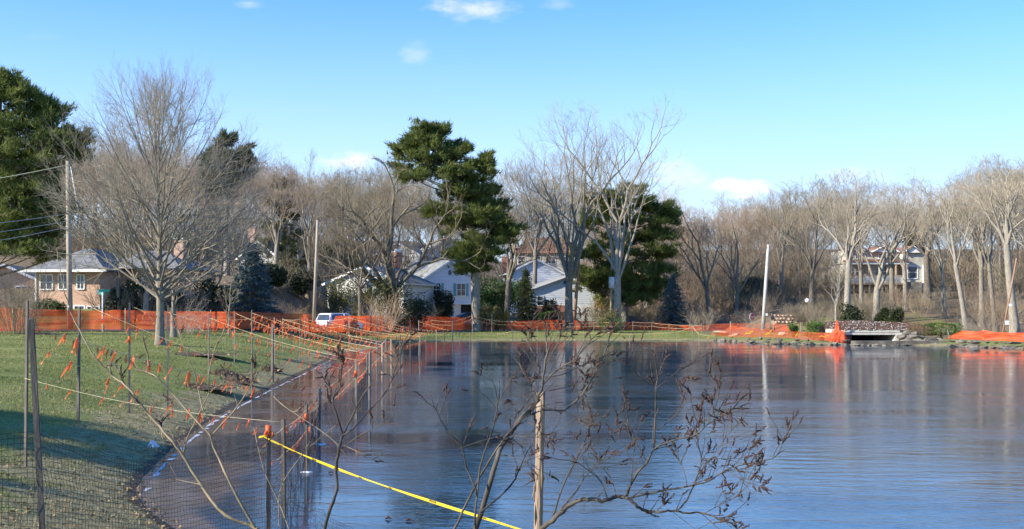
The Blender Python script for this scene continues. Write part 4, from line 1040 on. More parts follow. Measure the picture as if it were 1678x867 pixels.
# upper striped house and its garage
h2, _ = at_house(878, 150, R(6), 'upper pale clapboard house with low gable behind the striped garage', z0=2.0)
gable_block(h2, 7.4, 9, 5.4, 1.9, 'blue_white', 'roof_grey'); siding(h2, 7.4, 0, 5.4, -.002, .24, peak=7.3)
wall_window(h2, 2.4, 3.6, 1.0, 1.1, -.03); wall_window(h2, -1.9, 3.6, 1.2, 1.2, -.03)
mb = MB(); mb.box((0, -.05, 6.5), (.5, .06, .5)); mb.build('gable_vent', M['roof_dark'], h2)
mb = MB(); mb.box((-3.6, 6, 6.6), (.9, .7, 2.6)); mb.build('chimney', M['brick_red'], h2)
h3, _ = at_house(926, 127, R(6), 'low clapboard garage house with striped shade and white garage door', z0=1.0)
gable_block(h3, 8.1, 8, 3.85, 1.45, 'blue_white', 'roof_grey'); siding(h3, 8.1, 2.0, 3.85, -.002, .22, peak=5.3)
wall_window(h3, -2.9, 2.5, .62, 1.0, -.03, mull=0)
mb = MB(); mb.box((2.1, -.035, .75), (2.6, .05, 2.5)); dd_ = mb.build('garage_door', M['white_paint'], h3)
mb = MB()
for k in range(4): mb.box((2.1, -.072, -.2 + k * .6), (2.45, .024, .5))
mb.build('door_panel', M['white_paint'], dd_)
mb = MB(); mb.box((4.0, -.1, 1.7), (.16, .12, 3.9)); mb.build('downspout', M['trim'], h3)
mb = MB(); mb.box((-1.8, -.06, .9), (3.6, .08, 2.2)); mb.build('shaded_base', M['brick_red'], h3)
mb = MB(); mb.box((0, -.05, 4.65), (.36, .05, .36)); mb.build('gable_vent', M['car_blue'], h3)
mb = MB(); mb.box((4.35, -.12, 4.0), (.35, .35, .22)); mb.build('eave_lamp', M['trim'], h3)

# brick house, left, with hipped roof and a long wing
hb, zb = at_house(112, 84, R(-6), 'brick house with hipped grey roof and white windows behind the first pole', z0=2.6)
s_ = 84 / F
mb = MB(); mb.box((0, 4, 1.1), (5.1, 8, 3.66)); mb.build('wall', M['brick'], hb)
mb = MB(); zz = 2.95; o = .75
mb.add([(-2.55 - o, -o, zz), (2.55 + o, -o, zz), (2.55 + o, 8 + o, zz), (-2.55 - o, 8 + o, zz), (-.2, 3.2, zz + 1.9), (.2, 3.2, zz + 1.9), (.2, 5, zz + 1.9), (-.2, 5, zz + 1.9)],
       [(0, 1, 5, 4), (1, 2, 6, 5), (2, 3, 7, 6), (3, 0, 4, 7), (4, 5, 6, 7), (3, 2, 1, 0)]); mb.build('roof', M['roof_dark'], hb)
mb = MB(); mb.box((0, -o - .06, zz + .0), (6.9, .12, .2)); mb.box((-2.55 - o - .06, 4, zz + .0), (.12, 9.5, .2)); mb.build('gutter', M['trim'], hb)
wall_window(hb, -1.75, 2.1, .9, 1.05, 0); wall_window(hb, -.35, 2.1, .75, 1.05, 0); wall_window(hb, 1.0, 2.1, .5, 1.0, 0)
wall_window(hb, .9, -.05, .75, .6, 0); wall_window(hb, 2.0, -.1, .9, .6, 0, mull=2)
mb = MB(); mb.box((-2.6, -.04, 1.4), (.12, .1, 3.0)); mb.build('downspout', M['trim'], hb)
# long wing
mb = MB(); mb.box((4.9, 6.5, 1.2), (4.6, 6.5, 3.9)); mb.build('wing_wall', M['brick'], hb)
mb = MB(); mb.add([(2.2, 2.2, 3.2), (8.0, 2.2, 3.2), (8.0, 10.5, 3.2), (2.2, 10.5, 3.2), (3.0, 6.4, 4.8), (5.2, 6.4, 4.8)], [(0, 1, 5, 4), (1, 2, 5), (2, 3, 4, 5), (3, 0, 4), (3, 2, 1, 0)]); mb.build('wing_roof', M['roof_dark'], hb)
for k in range(1):
    wall_window(hb, 5.0 + k * 2.6, 1.9, 1.1, 1.1, 3.25)
mb = MB(); mb.box((6.2, 6.4, 4.2), (.8, .7, 3.0)); ch = mb.build('chimney', M['brick'], hb)
mb = MB(); mb.box((6.2, 6.4, 5.76), (.92, .82, .12)); mb.build('chimney_cap', M['concrete'], ch)

# white house seen through the shrubs
h5, _ = at_house(598, 112, R(-18), 'white walled house seen through bare shrubs above the parked car', z0=1.0)
gable_block(h5, 8.6, 8, 4.2, 1.7, 'white_paint', 'roof_dark'); siding(h5, 8.6, 0, 4.2, -.002, .25, 'white_paint', peak=5.9)
for cx in (-3.0, 0, 3.0): wall_window(h5, cx, 2.6, 1.1, 1.3, -.03)
mb = MB(); mb.box((-6.0, 1.5, .8), (3.2, .3, 2.4)); mb.build('garden_wall', M['white_paint'], h5)
# small house at the far left edge
h6, _ = at_house(8, 98, R(12), 'small grey roofed house at the left edge below the huge pine', z0=2.8)
gable_block(h6, 6, 7, 2.3, 1.4, 'brick', 'roof_dark'); wall_window(h6, 1.4, 1.3, .9, 1.0, 0)
# houses far up behind
h7, _ = at_house(893, 188, R(-8), 'distant house with broad reddish roof above the striped house', z0=7.6)
mb = MB(); mb.box((0, 4, 1.9), (10.5, 8, 5.0)); mb.build('wall', M['concrete'], h7)
mb = MB(); mb.add([(-5.9, -.6, 4.4), (5.9, -.6, 4.4), (5.9, 8.6, 4.4), (-5.9, 8.6, 4.4), (-3.4, 4, 7.3), (3.4, 4, 7.3)], [(0, 1, 5, 4), (1, 2, 5), (2, 3, 4, 5), (3, 0, 4), (3, 2, 1, 0)]); mb.build('roof', M['roof_red'], h7)
for k in range(4): wall_window(h7, -4 + k * 2.6, 3.2, 1.2, 1.2, 0)
h8, _ = at_house(738, 178, R(20), 'distant white house glimpsed left of the tall pine', z0=5.6)
gable_block(h8, 8, 8, 6.2, 2.0, 'white_paint', 'roof_grey')
for k in range(3): wall_window(h8, -2.5 + k * 2.5, 4.6, 1.0, 1.3, 0)
h9, _ = at_house(652, 172, R(-10), 'distant pale house glimpsed over the brick chimney', z0=5.6)
gable_block(h9, 7, 8, 5.4, 1.8, 'white_paint', 'roof_grey')
for k in range(2): wall_window(h9, -1.5 + k * 3.0, 3.9, 1.0, 1.3, 0)
h10, _ = at_house(1084, 146, R(35), 'small house with tan roof behind the blue spruce', z0=3.2)
gable_block(h10, 5.0, 7, 3.0, 1.2, 'concrete', 'deck_wood'); wall_window(h10, 0, 1.8, 1.0, 1.0, 0)
h11, _ = at_house(425, 128, R(-25), 'tall pale house with brick chimney glimpsed above the blue spruce', z0=2.4)
gable_block(h11, 5.5, 6, 6.2, 1.8, 'concrete', 'roof_dark'); wall_window(h11, 0, 4.6, 1.0, 1.3, 0)
mb = MB(); mb.box((-1.6, 1.0, 7.6), (1.0, .9, 4.4)); mb.build('chimney', M['brick'], h11)

# hillside house at the right
hm, _ = at_house(1460, 138, 0, 'hillside house with red tiled roofs, white gables and timber balcony above the bridge', z0=4.2)
k_ = 138 / F
def hx(px): return (px - 1460) * k_
def hz(py): return EYE + (HY - py) * k_ - 4.2
def blk(name, p0, p1, q0, q1, y0, y1, m):
    mb = MB(); mb.box(((hx(p0) + hx(p1)) / 2, (y0 + y1) / 2, (hz(q0) + hz(q1)) / 2), (hx(p1) - hx(p0), y1 - y0, hz(q0) - hz(q1))); return mb.build(name, M[m], hm)
blk('lower_wall', 1394, 1527, 432, 492, 2.2, 9, 'concrete')
blk('upper_wall', 1396, 1489, 408, 430, 2.6, 8.8, 'concrete_white')
blk('corner_block', 1484, 1519, 412, 490, .6, 9, 'concrete_white')
blk('side_wall', 1520, 1530, 438, 492, 1.2, 8, 'blue_white')
blk('porch_roof', 1391, 1490, 425, 429, -.1, 2.6, 'roof_red'); blk('porch_beam', 1393, 1489, 429.5, 433, .05, .4, 'trim')
for (a, b_, zt, ze, y0, y1) in ((1396, 1432, 401, 409, 2.0, 9), (1436, 1490, 399, 412, 1.8, 9.2), (1482, 1512, 402, 414, .2, 9.4)):
    mb = MB(); xa, xb, xm = hx(a), hx(b_), (hx(a) + hx(b_)) / 2
    mb.add([(xa, y0, hz(ze)), (xb, y0, hz(ze)), (xm, y0, hz(zt)), (xa, y1, hz(ze)), (xb, y1, hz(ze)), (xm, y1, hz(zt)), ], [(0, 2, 5, 3), (1, 4, 5, 2), (3, 5, 4), (0, 3, 4, 1)]); mb.build('roof', M['roof_red'], hm)
    mb = MB(); mb.add([(xa + .15, y0 + .12, hz(ze) + .01), (xb - .15, y0 + .12, hz(ze) + .01), (xm, y0 + .12, hz(zt) - .12)], [(0, 1, 2)]); mb.build('gable', M['white_paint'], hm)
    mb = MB(); mb.tube([(xa, y0 - .02, hz(ze)), (xm, y0 - .02, hz(zt)), (xb, y0 - .02, hz(ze))], .09, 4); mb.build('bargeboard', M['trim'], hm)
blk('roof', 1512, 1532, 424, 428, 1.0, 8.4, 'roof_red')
for i, (a, b_) in enumerate([(1398, 1409), (1411, 1422), (1428, 1441), (1443, 1454), (1456, 1467), (1471, 1481)]):
    wall_window(hm, hx((a + b_) / 2), hz(444), hx(b_) - hx(a) - .1, 1.35, 2.2, mull=1)
wall_window(hm, hx(1462), hz(418), 1.6, .6, 2.6); wall_window(hm, hx(1412), hz(418), .9, .7, 2.6)
wall_window(hm, hx(1498), hz(446), 1.15, 1.45, .6, frame=.12, mull=0)
blk('deck_floor', 1392, 1484, 463.5, 466.5, -.2, 2.2, 'deck_wood')
blk('rock_base', 1484, 1512, 462, 492, .2, .6, 'rock')
for px in (1399, 1425, 1446, 1468): blk('deck_post', px - 1, px + 1, 466.6, 492, -.1, .1, 'deck_wood')
for px in (1396, 1425, 1469, 1486): blk('porch_post', px - 1, px + 1, 433, 463.4, .1, .3, 'deck_wood')
blk('pilaster', 1514.5, 1518.5, 434, 476, .3, .58, 'trim')
rl = MB(); rl.box((hx(1438), -.1, hz(452)), (hx(1484) - hx(1392), .1, .1)); hr = rl.build('balcony_rail', M['deck_wood'], hm)
for i in range(46):
    if i == 0:
        q = MB(); q.box((0, 0, 0), (.05, .05, hz(452) - hz(463.5) - .06)); qm = q.mesh('baluster', M['trim'])
    link('baluster', qm, None, hr, (hx(1392) + (i + .5) * (hx(1484) - hx(1392)) / 46, -.1, (hz(452) + hz(463.5)) / 2 - .03))

# ------------------------------------------------------------------ utility poles, signs, lamp
def pole(px0, py0, px1, py1, d, w0, label, m='pole_wood', name='utility_pole'):
    b_ = P(px0, py0, d); b_.z = zg(b_.x, d) - .2; t_ = P(px1, py1, d); root = empty(name, b_, 0, label, 'pole')
    mb = MB(); mb.tube([Vector((0, 0, 0)), (t_ - b_) * .5, t_ - b_], [w0, w0 * .85, w0 * .68], 12); mb.build('shaft', M[m], root); return root, b_, t_
p1_, b_, t_ = pole(115, 540, 111, 264, 70, .185, 'thick wooden utility pole with overhead wires in front of the brick house')
mb = MB(); mb.tube([(t_ - b_) + Vector((.25, -.15, -.4)), (t_ - b_) + Vector((.75, -.15, -3.3))], .03, 5); mb.build('conduit', M['trim'], p1_)
mb = MB(); mb.box((0, -.19, 1.7), (.16, .02, .12)); mb.build('tag', M['litter'], p1_)
for i, (yl, yr) in enumerate([(276, 270), (349, 350), (364, 362), (378, 372)]):
    a = P(-420, yl + (yl - yr) * 3.5, 52); c_ = P(112, yr, 70); mb = MB()
    pts = [a.lerp(c_, q / 14) - Vector((0, 0, .8 * math.sin(math.pi * q / 14))) for q in range(15)]
    mb.tube(pts, [.022, .018, .016, .018][i], 4); o_ = mb.build('overhead_wire', M['string' if i == 0 else 'steel'])
    setp(o_, ['topmost pale overhead wire running left from the first pole', 'second overhead wire down from the top of the first pole', 'third overhead wire down from the top of the first pole', 'lowest overhead wire running left from the first pole'][i], 'wire')
pole(514, 530, 520.5, 361, 99, .16, 'slightly leaning wooden utility pole left of the parked car')
p3_, b_, t_ = pole(1250, 530, 1259, 401, 107, .20, 'pale leaning utility pole beside the red stop sign', 'concrete')
mb = MB(); tt_ = t_ - b_
mb.box((tt_.x - .1, -.05, tt_.z - .25), (.8, .1, .1)); mb.box((tt_.x - .5, -.05, tt_.z - .1), (.1, .1, .25)); mb.box((tt_.x + .28, -.05, tt_.z - .1), (.1, .1, .25)); mb.build('crossarm', M['pole_brown'], p3_)
mb = MB(); mb.box((.32, -.1, 1.75), (.25, .1, .22)); mb.build('pole_box', M['trim'], p3_)
p4_, b_, t_ = pole(1642, 548, 1666, 423, 87, .09, 'brown leaning wooden pole behind the right orange fence', 'pole_brown')
mb = MB(); mb.box((.33, -.15, 1.2), (.28, .04, .34)); mb.box((.62, -.12, 2.6), (.24, .05, .2)); mb.build('notice', M['litter'], p4_)
pole(940, 524, 951, 388, 116, .20, 'reddish brown pole close beside the tall airy tree', 'pole_brown')
p6_, b_, t_ = pole(1001, 520, 1003, 400, 118, .14, 'utility pole with white transformer behind the tallest bare tree', 'pole_wood')
mb = MB(); mb.tube([Vector((.1, -.3, 4.6)), Vector((.1, -.3, 5.8))], .36, 14); mb.build('transformer', M['white_paint'], p6_)

def sign_post(px, d, pyt, pyb, label, name='street_sign', rad=.03, m='steel'):
    x = WX(px, d); z = zg(x, d); root = empty(name, (x, d, z), 0, label, 'sign'); mb = MB(); mb.tube([(0, 0, -.2), (0, 0, WZ(pyt, d) - z)], rad, 8); mb.build('post', M[m], root); return root, z
s1, z = sign_post(168, 66, 474, 535, 'green street name sign on white post right of the first pole', rad=.035, m='trim')
for i, (w_, dz, a) in enumerate([(.62, -.02, .5), (.56, -.2, -1.0)]):
    mb = MB(); mb.box((.1 if i == 0 else 0, 0, WZ(476, 66) - z + dz), (w_, .03, .16), a); mb.build('sign_blade', M['sign_green'], s1)
mb = MB(); mb.box((-.2, .0, WZ(477, 66) - z - .06), (.22, .06, .26), .4); mb.build('bracket', M['trim'], s1)
s2, z = sign_post(1232, 106, 513, 545, 'red octagonal STOP sign left of the leaning pale pole', 'stop_sign')
def octa(r_, th, cz, yy):
    mb = MB(); a0 = math.pi / 8; f = [(r_ * math.cos(a0 + i * math.pi / 4), yy, cz + r_ * math.sin(a0 + i * math.pi / 4)) for i in range(8)]; bk = [(p_[0], yy + th, p_[2]) for p_ in f]
    mb.add(f + bk, [tuple(range(8)), tuple(range(8, 16))[::-1]] + [(i, i + 8, (i + 1) % 8 + 8, (i + 1) % 8) for i in range(8)]); return mb
zc = WZ(519.5, 106) - z; s2.rotation_euler = (0, 0, R(38))
octa(.42, .02, zc, -.06).build('white_border', M['trim'], s2); octa(.385, .012, zc, -.074).build('sign_face', M['stop_red'], s2)
def text_mesh(txt, size, m, parent, loc, rot, ext=.003, name='lettering'):
    cu_ = bpy.data.curves.new(name, 'FONT'); cu_.body = txt; cu_.size = size; cu_.align_x = 'CENTER'; cu_.align_y = 'CENTER'; cu_.extrude = ext; cu_.resolution_u = 2
    o_ = bpy.data.objects.new(name, cu_); COL.objects.link(o_); dg = bpy.context.evaluated_depsgraph_get(); me = bpy.data.meshes.new_from_object(o_.evaluated_get(dg)); bpy.data.objects.remove(o_)
    me.materials.clear(); me.materials.append(M[m]); q = link(name, me, None, parent, loc, rot); return q
text_mesh('STOP', .30, 'trim', s2, (0, -.08, zc), (R(90), 0, 0))
s3, z = sign_post(1264.5, 109, 514, 545, 'grey back of a sign on a post right of the leaning pale pole', 'road_sign', m='concrete'); s3.rotation_euler = (0, 0, R(50))
zc = WZ(520, 109) - z; mb = MB(); mb.add([(0, -.05, zc + .42), (.42, -.05, zc), (0, -.05, zc - .42), (-.42, -.05, zc), (0, -.03, zc + .42), (.42, -.03, zc), (0, -.03, zc - .42), (-.42, -.03, zc)],
       [(0, 3, 2, 1), (4, 5, 6, 7), (0, 1, 5, 4), (1, 2, 6, 5), (2, 3, 7, 6), (3, 0, 4, 7)]); mb.build('sign_face', M['steel'], s3)
x = WX(1323, 106); z = zg(x, 106); lp_ = empty('lamp_post', (x, 106, z), 0, 'dark lamp post with white globe behind the green juniper', 'lamp post')
ht = WZ(496, 106) - z; mb = MB(); mb.tube([(0, 0, -.1), (0, 0, .4), (0, 0, .45), (0, 0, ht)], [.13, .12, .06, .05], 8); mb.build('shaft', M['rust'], lp_)
mb = MB(); mb.tube([(0, 0, ht), (0, 0, ht + .12), (0, 0, ht + .3), (0, 0, ht + .42)], [.1, .22, .22, .08], 10); mb.build('globe', M['trim'], lp_)
mb = MB(); mb.tube([(0, 0, ht + .42), (0, 0, ht + .52)], [.16, .03], 10); mb.build('lamp_cap', M['rust'], lp_)

# ------------------------------------------------------------------ parked cars
def car(px, d, rz, label, m, name='parked_car', suv=False, z0=None):
    x = WX(px, d); z = zg(x, d) + .03 if z0 is None else z0; root = empty(name, (x, d, z), rz, label, 'car')
    H = 1.68 if suv else 1.42; L = 2.3; belt = .98 if suv else .88
    prof = [(-L, .42), (-L, .80), (-L + .08, belt), (-L + .22, belt + .04), (.72, belt + .02), (1.55, belt - .08), (2.12, .76), (L, .58), (L, .36), (1.9, .28), (-1.95, .28)]
    def extr(pr, w0, w1=None, bev=.0):
        mb = MB(); n = len(pr); w1 = w1 or w0
        ring = []
        for yy, k in ((-w0, .0), (-w0 * .93, .06), (w0 * .93, .06), (w0, .0)):
            pass
        a = [(p_[0], -w0, p_[1]) for p_ in pr]; c_ = [(p_[0], w0, p_[1]) for p_ in pr]
        mb.add(a + c_, [tuple(range(n))[::-1], tuple(range(n, 2 * n))] + [(i, (i + 1) % n, (i + 1) % n + n, i + n) for i in range(n)]); return mb
    def bevelled(mb, name_, mat_, parent, wd=.05):
        o_ = mb.build(name_, M[mat_], parent); md = o_.modifiers.new('b', 'BEVEL'); md.width = wd; md.segments = 2; md.limit_method = 'ANGLE'
        for p_ in o_.data.polygons: p_.use_smooth = False
        return o_
    body = bevelled(extr(prof, .9), 'body', m, root, .07)
    # cabin, narrower at the top
    if suv: cab = [(-L + .12, belt), (-L + .38, H - .06), (-L + .6, H), (.15, H), (.45, H - .04), (1.15, belt)]
    else: cab = [(-1.75, belt), (-1.15, H - .04), (-.9, H), (.1, H), (.35, H - .04), (1.15, belt)]
    mb = MB(); n = len(cab)
    def wdt(zz): return .86 - .2 * (zz - belt) / (H - belt)
    a = [(p_[0], -wdt(p_[1]), p_[1]) for p_ in cab]; c_ = [(p_[0], wdt(p_[1]), p_[1]) for p_ in cab]
    mb.add(a + c_, [tuple(range(n))[::-1], tuple(range(n, 2 * n))] + [(i, (i + 1) % n, (i + 1) % n + n, i + n) for i in range(n)])
    bevelled(mb, 'cabin', m, root, .04)
    def shrinkp(pr, k, up=.0):
        cx_ = sum(p_[0] for p_ in pr) / len(pr); cz_ = sum(p_[1] for p_ in pr) / len(pr); return [(cx_ + (p_[0] - cx_) * k[0], cz_ + (p_[1] - cz_) * k[1]) for p_ in pr]
    for s_ in (-1, 1):
        sw = shrinkp(cab, (.86, .68)); g_ = MB(); g_.add([(p_[0], s_ * (wdt(p_[1]) + .012), p_[1]) for p_ in sw] , [tuple(range(n)) if s_ > 0 else tuple(range(n))[::-1]]); g_.build('side_window', M['glass'], root)
        pl_ = MB(); pl_.box((-.3, s_ * .83, (belt + H) / 2), (.09, .1, (H - belt) * .74)); pl_.build('pillar', M[m], root)
        mi = MB(); mi.box((.75, s_ * 1.0, belt + .1), (.14, .2, .13)); mi.build('mirror', M[m], root)
    (xa, za), (xb, zb_) = cab[0], cab[1]
    g_ = MB(); g_.add([(xa - .02 + (xb - xa) * t, s_ * wdt(za + (zb_ - za) * t) * .86, za + (zb_ - za) * t + .015) for t, s_ in ((.12, -1), (.12, 1), (.9, 1), (.9, -1))], [(0, 1, 2, 3)]); g_.build('rear_window', M['glass'], root)
    (xa, za), (xb, zb_) = cab[-1], cab[-2]
    g_ = MB(); g_.add([(xa + .02 + (xb - xa) * t, s_ * wdt(za + (zb_ - za) * t) * .88, za + (zb_ - za) * t + .015) for t, s_ in ((.08, -1), (.08, 1), (.92, 1), (.92, -1))], [(0, 1, 2, 3)]); g_.build('windscreen', M['glass'], root)
    for s_ in (-1, 1):
        t_ = MB(); t_.box((-L - .01, s_ * .74, .86), (.06, .22, .26)); t_.build('tail_light', M['stop_red'], root)
        t_ = MB(); t_.box((L - .08, s_ * .66, .66), (.12, .34, .15)); t_.build('headlight', M['litter'], root)
    t_ = MB(); t_.box((-L - .02, 0, .62), (.03, .5, .13)); t_.build('number_plate', M['litter'], root)
    t_ = MB(); t_.box((-L - .03, 0, .42), (.12, 1.7, .18)); t_.build('bumper', M['car_dark' if suv else m], root)
    for xx in (-1.4, 1.42):
        for s_ in (-1, 1):
            w_ = MB(); w_.tube([(xx, s_ * .72, .33), (xx, s_ * .92, .33)], .33, 18, smooth=False); wo = w_.build('wheel', M['tyre'], root)
            w_ = MB(); w_.tube([(xx, s_ * .9, .33), (xx, s_ * .93, .33)], .2, 10, smooth=False); w_.build('rim', M['steel'], wo)
    return root
car(556, 97, R(58), 'white sport utility car seen from behind on the road by the second pole', 'car_white', suv=True)
car(764, 122, R(200), 'dark car parked in the shade below the white gabled house', 'car_dark')
car(797, 119.5, R(205), 'white car half hidden by bushes at the foot of the tall pine', 'car_white')
car(1032, 121, R(10), 'dark blue car beyond the orange fence under the dark pine', 'car_blue')

# ------------------------------------------------------------------ bridge
DB = 84.5
br = empty('stone_bridge', (WX(1436, DB), DB, 0), R(-2), 'low stone bridge with speckled parapet and white concrete beams', 'bridge')
kb = DB / F
def bx(px): return (px - 1436) * kb
def bz(py): return EYE + (HY - py) * kb
def bb(name, p0, p1, q0, q1, y0, y1, m, parent=br):
    mb = MB(); mb.box(((bx(p0) + bx(p1)) / 2, (y0 + y1) / 2, (bz(q0) + bz(q1)) / 2), (bx(p1) - bx(p0), y1 - y0, bz(q0) - bz(q1))); return mb.build(name, M[m], parent)
bb('deck', 1381, 1482, 541.2, 547.5, .35, 5.2, 'concrete_white'); bb('beam', 1381, 1474, 541, 544.3, .0, .34, 'concrete_white'); bb('beam', 1380, 1471, 545.2, 548.6, -.22, .2, 'concrete_white')
bb('abutment', 1378, 1396, 548.8, 562, .05, 5, 'rust')
mb = MB(); mb.add([(bx(1458), -.5, -.3), (bx(1500), -.5, -.3), (bx(1500), -.2, bz(545)), (bx(1468), -.2, bz(545)), (bx(1458), 5, -.3), (bx(1500), 5, -.3), (bx(1500), 5, bz(545)), (bx(1468), 5, bz(545))],
       [(0, 1, 2, 3), (5, 4, 7, 6), (4, 0, 3, 7), (1, 5, 6, 2), (3, 2, 6, 7)]); mb.build('wing_wall', M['concrete_white'], br)
mb = MB(); mb.box((bx(1427), 5.6, .3), (5.2, .3, 1.8)); mb.build('opening_shadow_wall', M['shade_black'], br)
for (yy, nm) in ((-.02, 'parapet'), (4.6, 'parapet')):
    mb = MB(); n = 40
    top = []; 
    for i in range(n + 1):
        t = i / n; px = 1378 + (1488 - 1378) * t; top.append((bx(px), bz(526.5 + 3.2 * (2 * t - .95) ** 2)))
    for i in range(n):
        (xa, za), (xb, zb_) = top[i], top[i + 1]; z0_ = bz(540.9)
        mb.add([(xa, yy, z0_), (xb, yy, z0_), (xb, yy, zb_), (xa, yy, za), (xa, yy + .35, z0_), (xb, yy + .35, z0_), (xb, yy + .35, zb_), (xa, yy + .35, za)], [(0, 1, 2, 3), (5, 4, 7, 6), (3, 2, 6, 7)])
    pa = mb.build(nm, M['rust'], br)
    st_ = MB(); rg = random.Random(3)
    for row in range(5):
        px = 1379
        while px < 1487:
            w_ = rg.uniform(1.6, 3.4); t = (px - 1378) / 110; zt = bz(526.5 + 3.2 * (2 * t - .95) ** 2); z0_ = bz(540.9); hh_ = (zt - z0_) / 5
            if rg.random() < .5: st_.box((bx(px + w_ / 2), yy - .01, z0_ + (row + .5 + rg.uniform(-.35, .35)) * hh_), (w_ * kb * rg.uniform(.35, .8), .07, hh_ * rg.uniform(.2, .6)), rg.uniform(-.15, .15), .8)
            px += w_
    so_ = st_.build('stone', M['concrete'], pa); so_['kind'] = 'stuff'
for px in (1425, 1486): 
    bb('pier_cap', px - 3.5, px + 3.5, 525.5 if px < 1450 else 529, 540.8, -.06, .42, 'rust')
# iron railing right of the bridge
rr0 = empty('iron_railing', (WX(1505, 86), 86, 0), R(-12), 'rusty brown iron railing sloping down right of the bridge', 'railing')
kk = 86 / F
def rtop(px): return EYE + (HY - (528.5 + max(0, px - 1490) * .18)) * kk
for nm, dz in (('top_rail', 0), ('middle_rail', -.32), ('bottom_rail', -.62)):
    mb = MB(); mb.tube([((px - 1505) * kk, 0, rtop(px) + dz) for px in (1488, 1500, 1512, 1526)], .03, 5); mb.build(nm, M['rust'], rr0)
for i in range(20):
    px = 1488 + i * 2; mb = MB(); mb.tube([((px - 1505) * kk, 0, rtop(px)), ((px - 1505) * kk, 0, rtop(px) - .78)], .016 if i % 5 else .035, 4); mb.build('baluster' if i % 5 else 'rail_post', M['rust'], rr0)

# ------------------------------------------------------------------ rocks
def rock_mesh(seed, flat=.6):
    g = np.random.default_rng(seed); r = random.Random(seed)
    import bmesh
    bm = bmesh.new(); bmesh.ops.create_icosphere(bm, subdivisions=2, radius=1)
    pl_ = [(rvec(r), r.uniform(.42, .75)) for _ in range(11)]
    for v in bm.verts:
        p_ = v.co.normalized()
        k = 1.0
        for nn, dd in pl_:
            q = p_.dot(nn)
            if q > .05: k = min(k, dd / q)
        v.co = p_ * (k + .05 * noise.noise(p_ * 3 + Vector((seed, 0, 0)))); v.co.z *= flat
    me = bpy.data.meshes.new('rock'); bm.to_mesh(me); bm.free(); return me
rocks = [rock_mesh(500 + i, [.6, .5, .75, .42, .65, .55, .8, .5][i]) for i in range(8)]
rocks_tan = [rock_mesh(520 + i) for i in range(3)]
for me in rocks: me.materials.append(M['rock'])
for me in rocks_tan: me.materials.append(M['rock_tan'])
rg = random.Random(9)
def rock(px, d, w, z, label, group=None, lib_=rocks, name='shore_rock', h=1.0):
    k1 = rg.uniform(.75, 1.45); o_ = link(name, rg.choice(lib_), None, None, (WX(px, d), d, z), (rg.uniform(-.25, .25), rg.uniform(-.2, .2), rg.choice((0, 3.14)) + rg.uniform(-.5, .5)), (w * k1, w * .8, w * h * rg.uniform(.6, 1.05))); return setp(o_, label, 'rock', group)
def shore_d(px):
    for d in np.arange(70, 110, .25):
        if lake_sd(WX(px, d), d)[0] > 0: return float(d)
    return 90.
def shore_mark(px):
    return 'below the large tan boulder' if px < 1205 else 'below the red stop sign' if px < 1240 else 'below the leaning pale pole' if px < 1265 else 'below the tan stone wall' if px < 1295 else 'below the small round green shrub' if px < 1318 else 'below the bright green juniper' if px < 1350 else 'near the peaked orange bundle' if px < 1385 else 'at the left foot of the bridge'
def right_mark(px): return 'near its left end' if px < 1590 else 'below the pale leaning trees' if px < 1640 else 'below the brown leaning pole' if px < 1680 else 'past the right edge'
px = 1172
while px < 1402:
    w = rg.uniform(.2, .5); sdp = shore_d(px)
    rock(px, sdp + .1, w, rg.uniform(.02, .16), 'grey boulder at the waterline ' + shore_mark(px), 'boulders along the water left of the bridge')
    if rg.random() < .6: rock(px + 3, sdp + .9, w * .8, rg.uniform(.3, .45), 'grey boulder in the upper shore row ' + shore_mark(px), 'upper boulders left of the bridge')
    px += w * 2 * F / sdp * .82
px = 1400
while px < 1560:   # rough sill in front of the bridge
    w = rg.uniform(.22, .38); rock(px, 79.6 + rg.uniform(-.1, .1), w, rg.uniform(-.02, .08), 'small dark stone in the sill in front of the bridge opening', 'stones of the sill before the bridge', h=.8); px += w * 36
mb = MB(); mb.box(((WX(1400, 80.3) + WX(1562, 80.3)) / 2, 80.5, .06), (WX(1562, 80.3) - WX(1400, 80.3), 1.2, .5)); setp(mb.build('stone_sill', M['rock']), 'low flat stone sill across the inlet before the bridge', 'sill')
px = 1556
while px < 1730:
    w = rg.uniform(.32, .6); sdp = shore_d(px); rock(px, sdp + .05, w, .05, 'flat grey stone of the right shore wall, ' + right_mark(px), 'stones of the right shore wall', h=.7)
    rock(px + 4, sdp + .5, w * .95, .36, 'pale cap stone of the right shore wall, ' + right_mark(px), 'cap stones of the right shore wall', h=.55); px += w * 2 * F / sdp * .8
for px, d, w, z, lb in [(1184, 96, .75, .55, 'large tan boulder at the end of the far lawn'), (1204, 95, .5, .4, 'smaller tan boulder right of the large tan one'), (1282, 90, .55, .6, 'reddish boulder in front of the small green shrub')]: rock(px, d, w, z, lb, None, rocks_tan, 'boulder', .8)
for px, d, w, z in [(1478, 83.5, .45, .5), (1486, 83, .5, .2), (1494, 83.2, .5, .55), (1502, 83, .55, .25), (1510, 83.4, .45, .5), (1518, 83, .5, .2), (1528, 83, .7, .3), (1540, 83, .5, .25), (1551, 83, .4, .2), (1500, 83.6, .4, .8), (1484, 83.8, .4, .8)]:
    rock(px, d, w, z, 'grey rock piled against the right end of the bridge', 'rocks piled at the right end of the bridge')
sw = empty('stone_wall', (WX(1287, 109), 109, zg(WX(1287, 109), 109)), .1, 'tan rubble stone wall behind the small green shrub', 'wall')
mb = MB(); mb.box((0, .25, .45), (2.3, .4, 1.0)); mb.build('core', M['rock_tan'], sw)
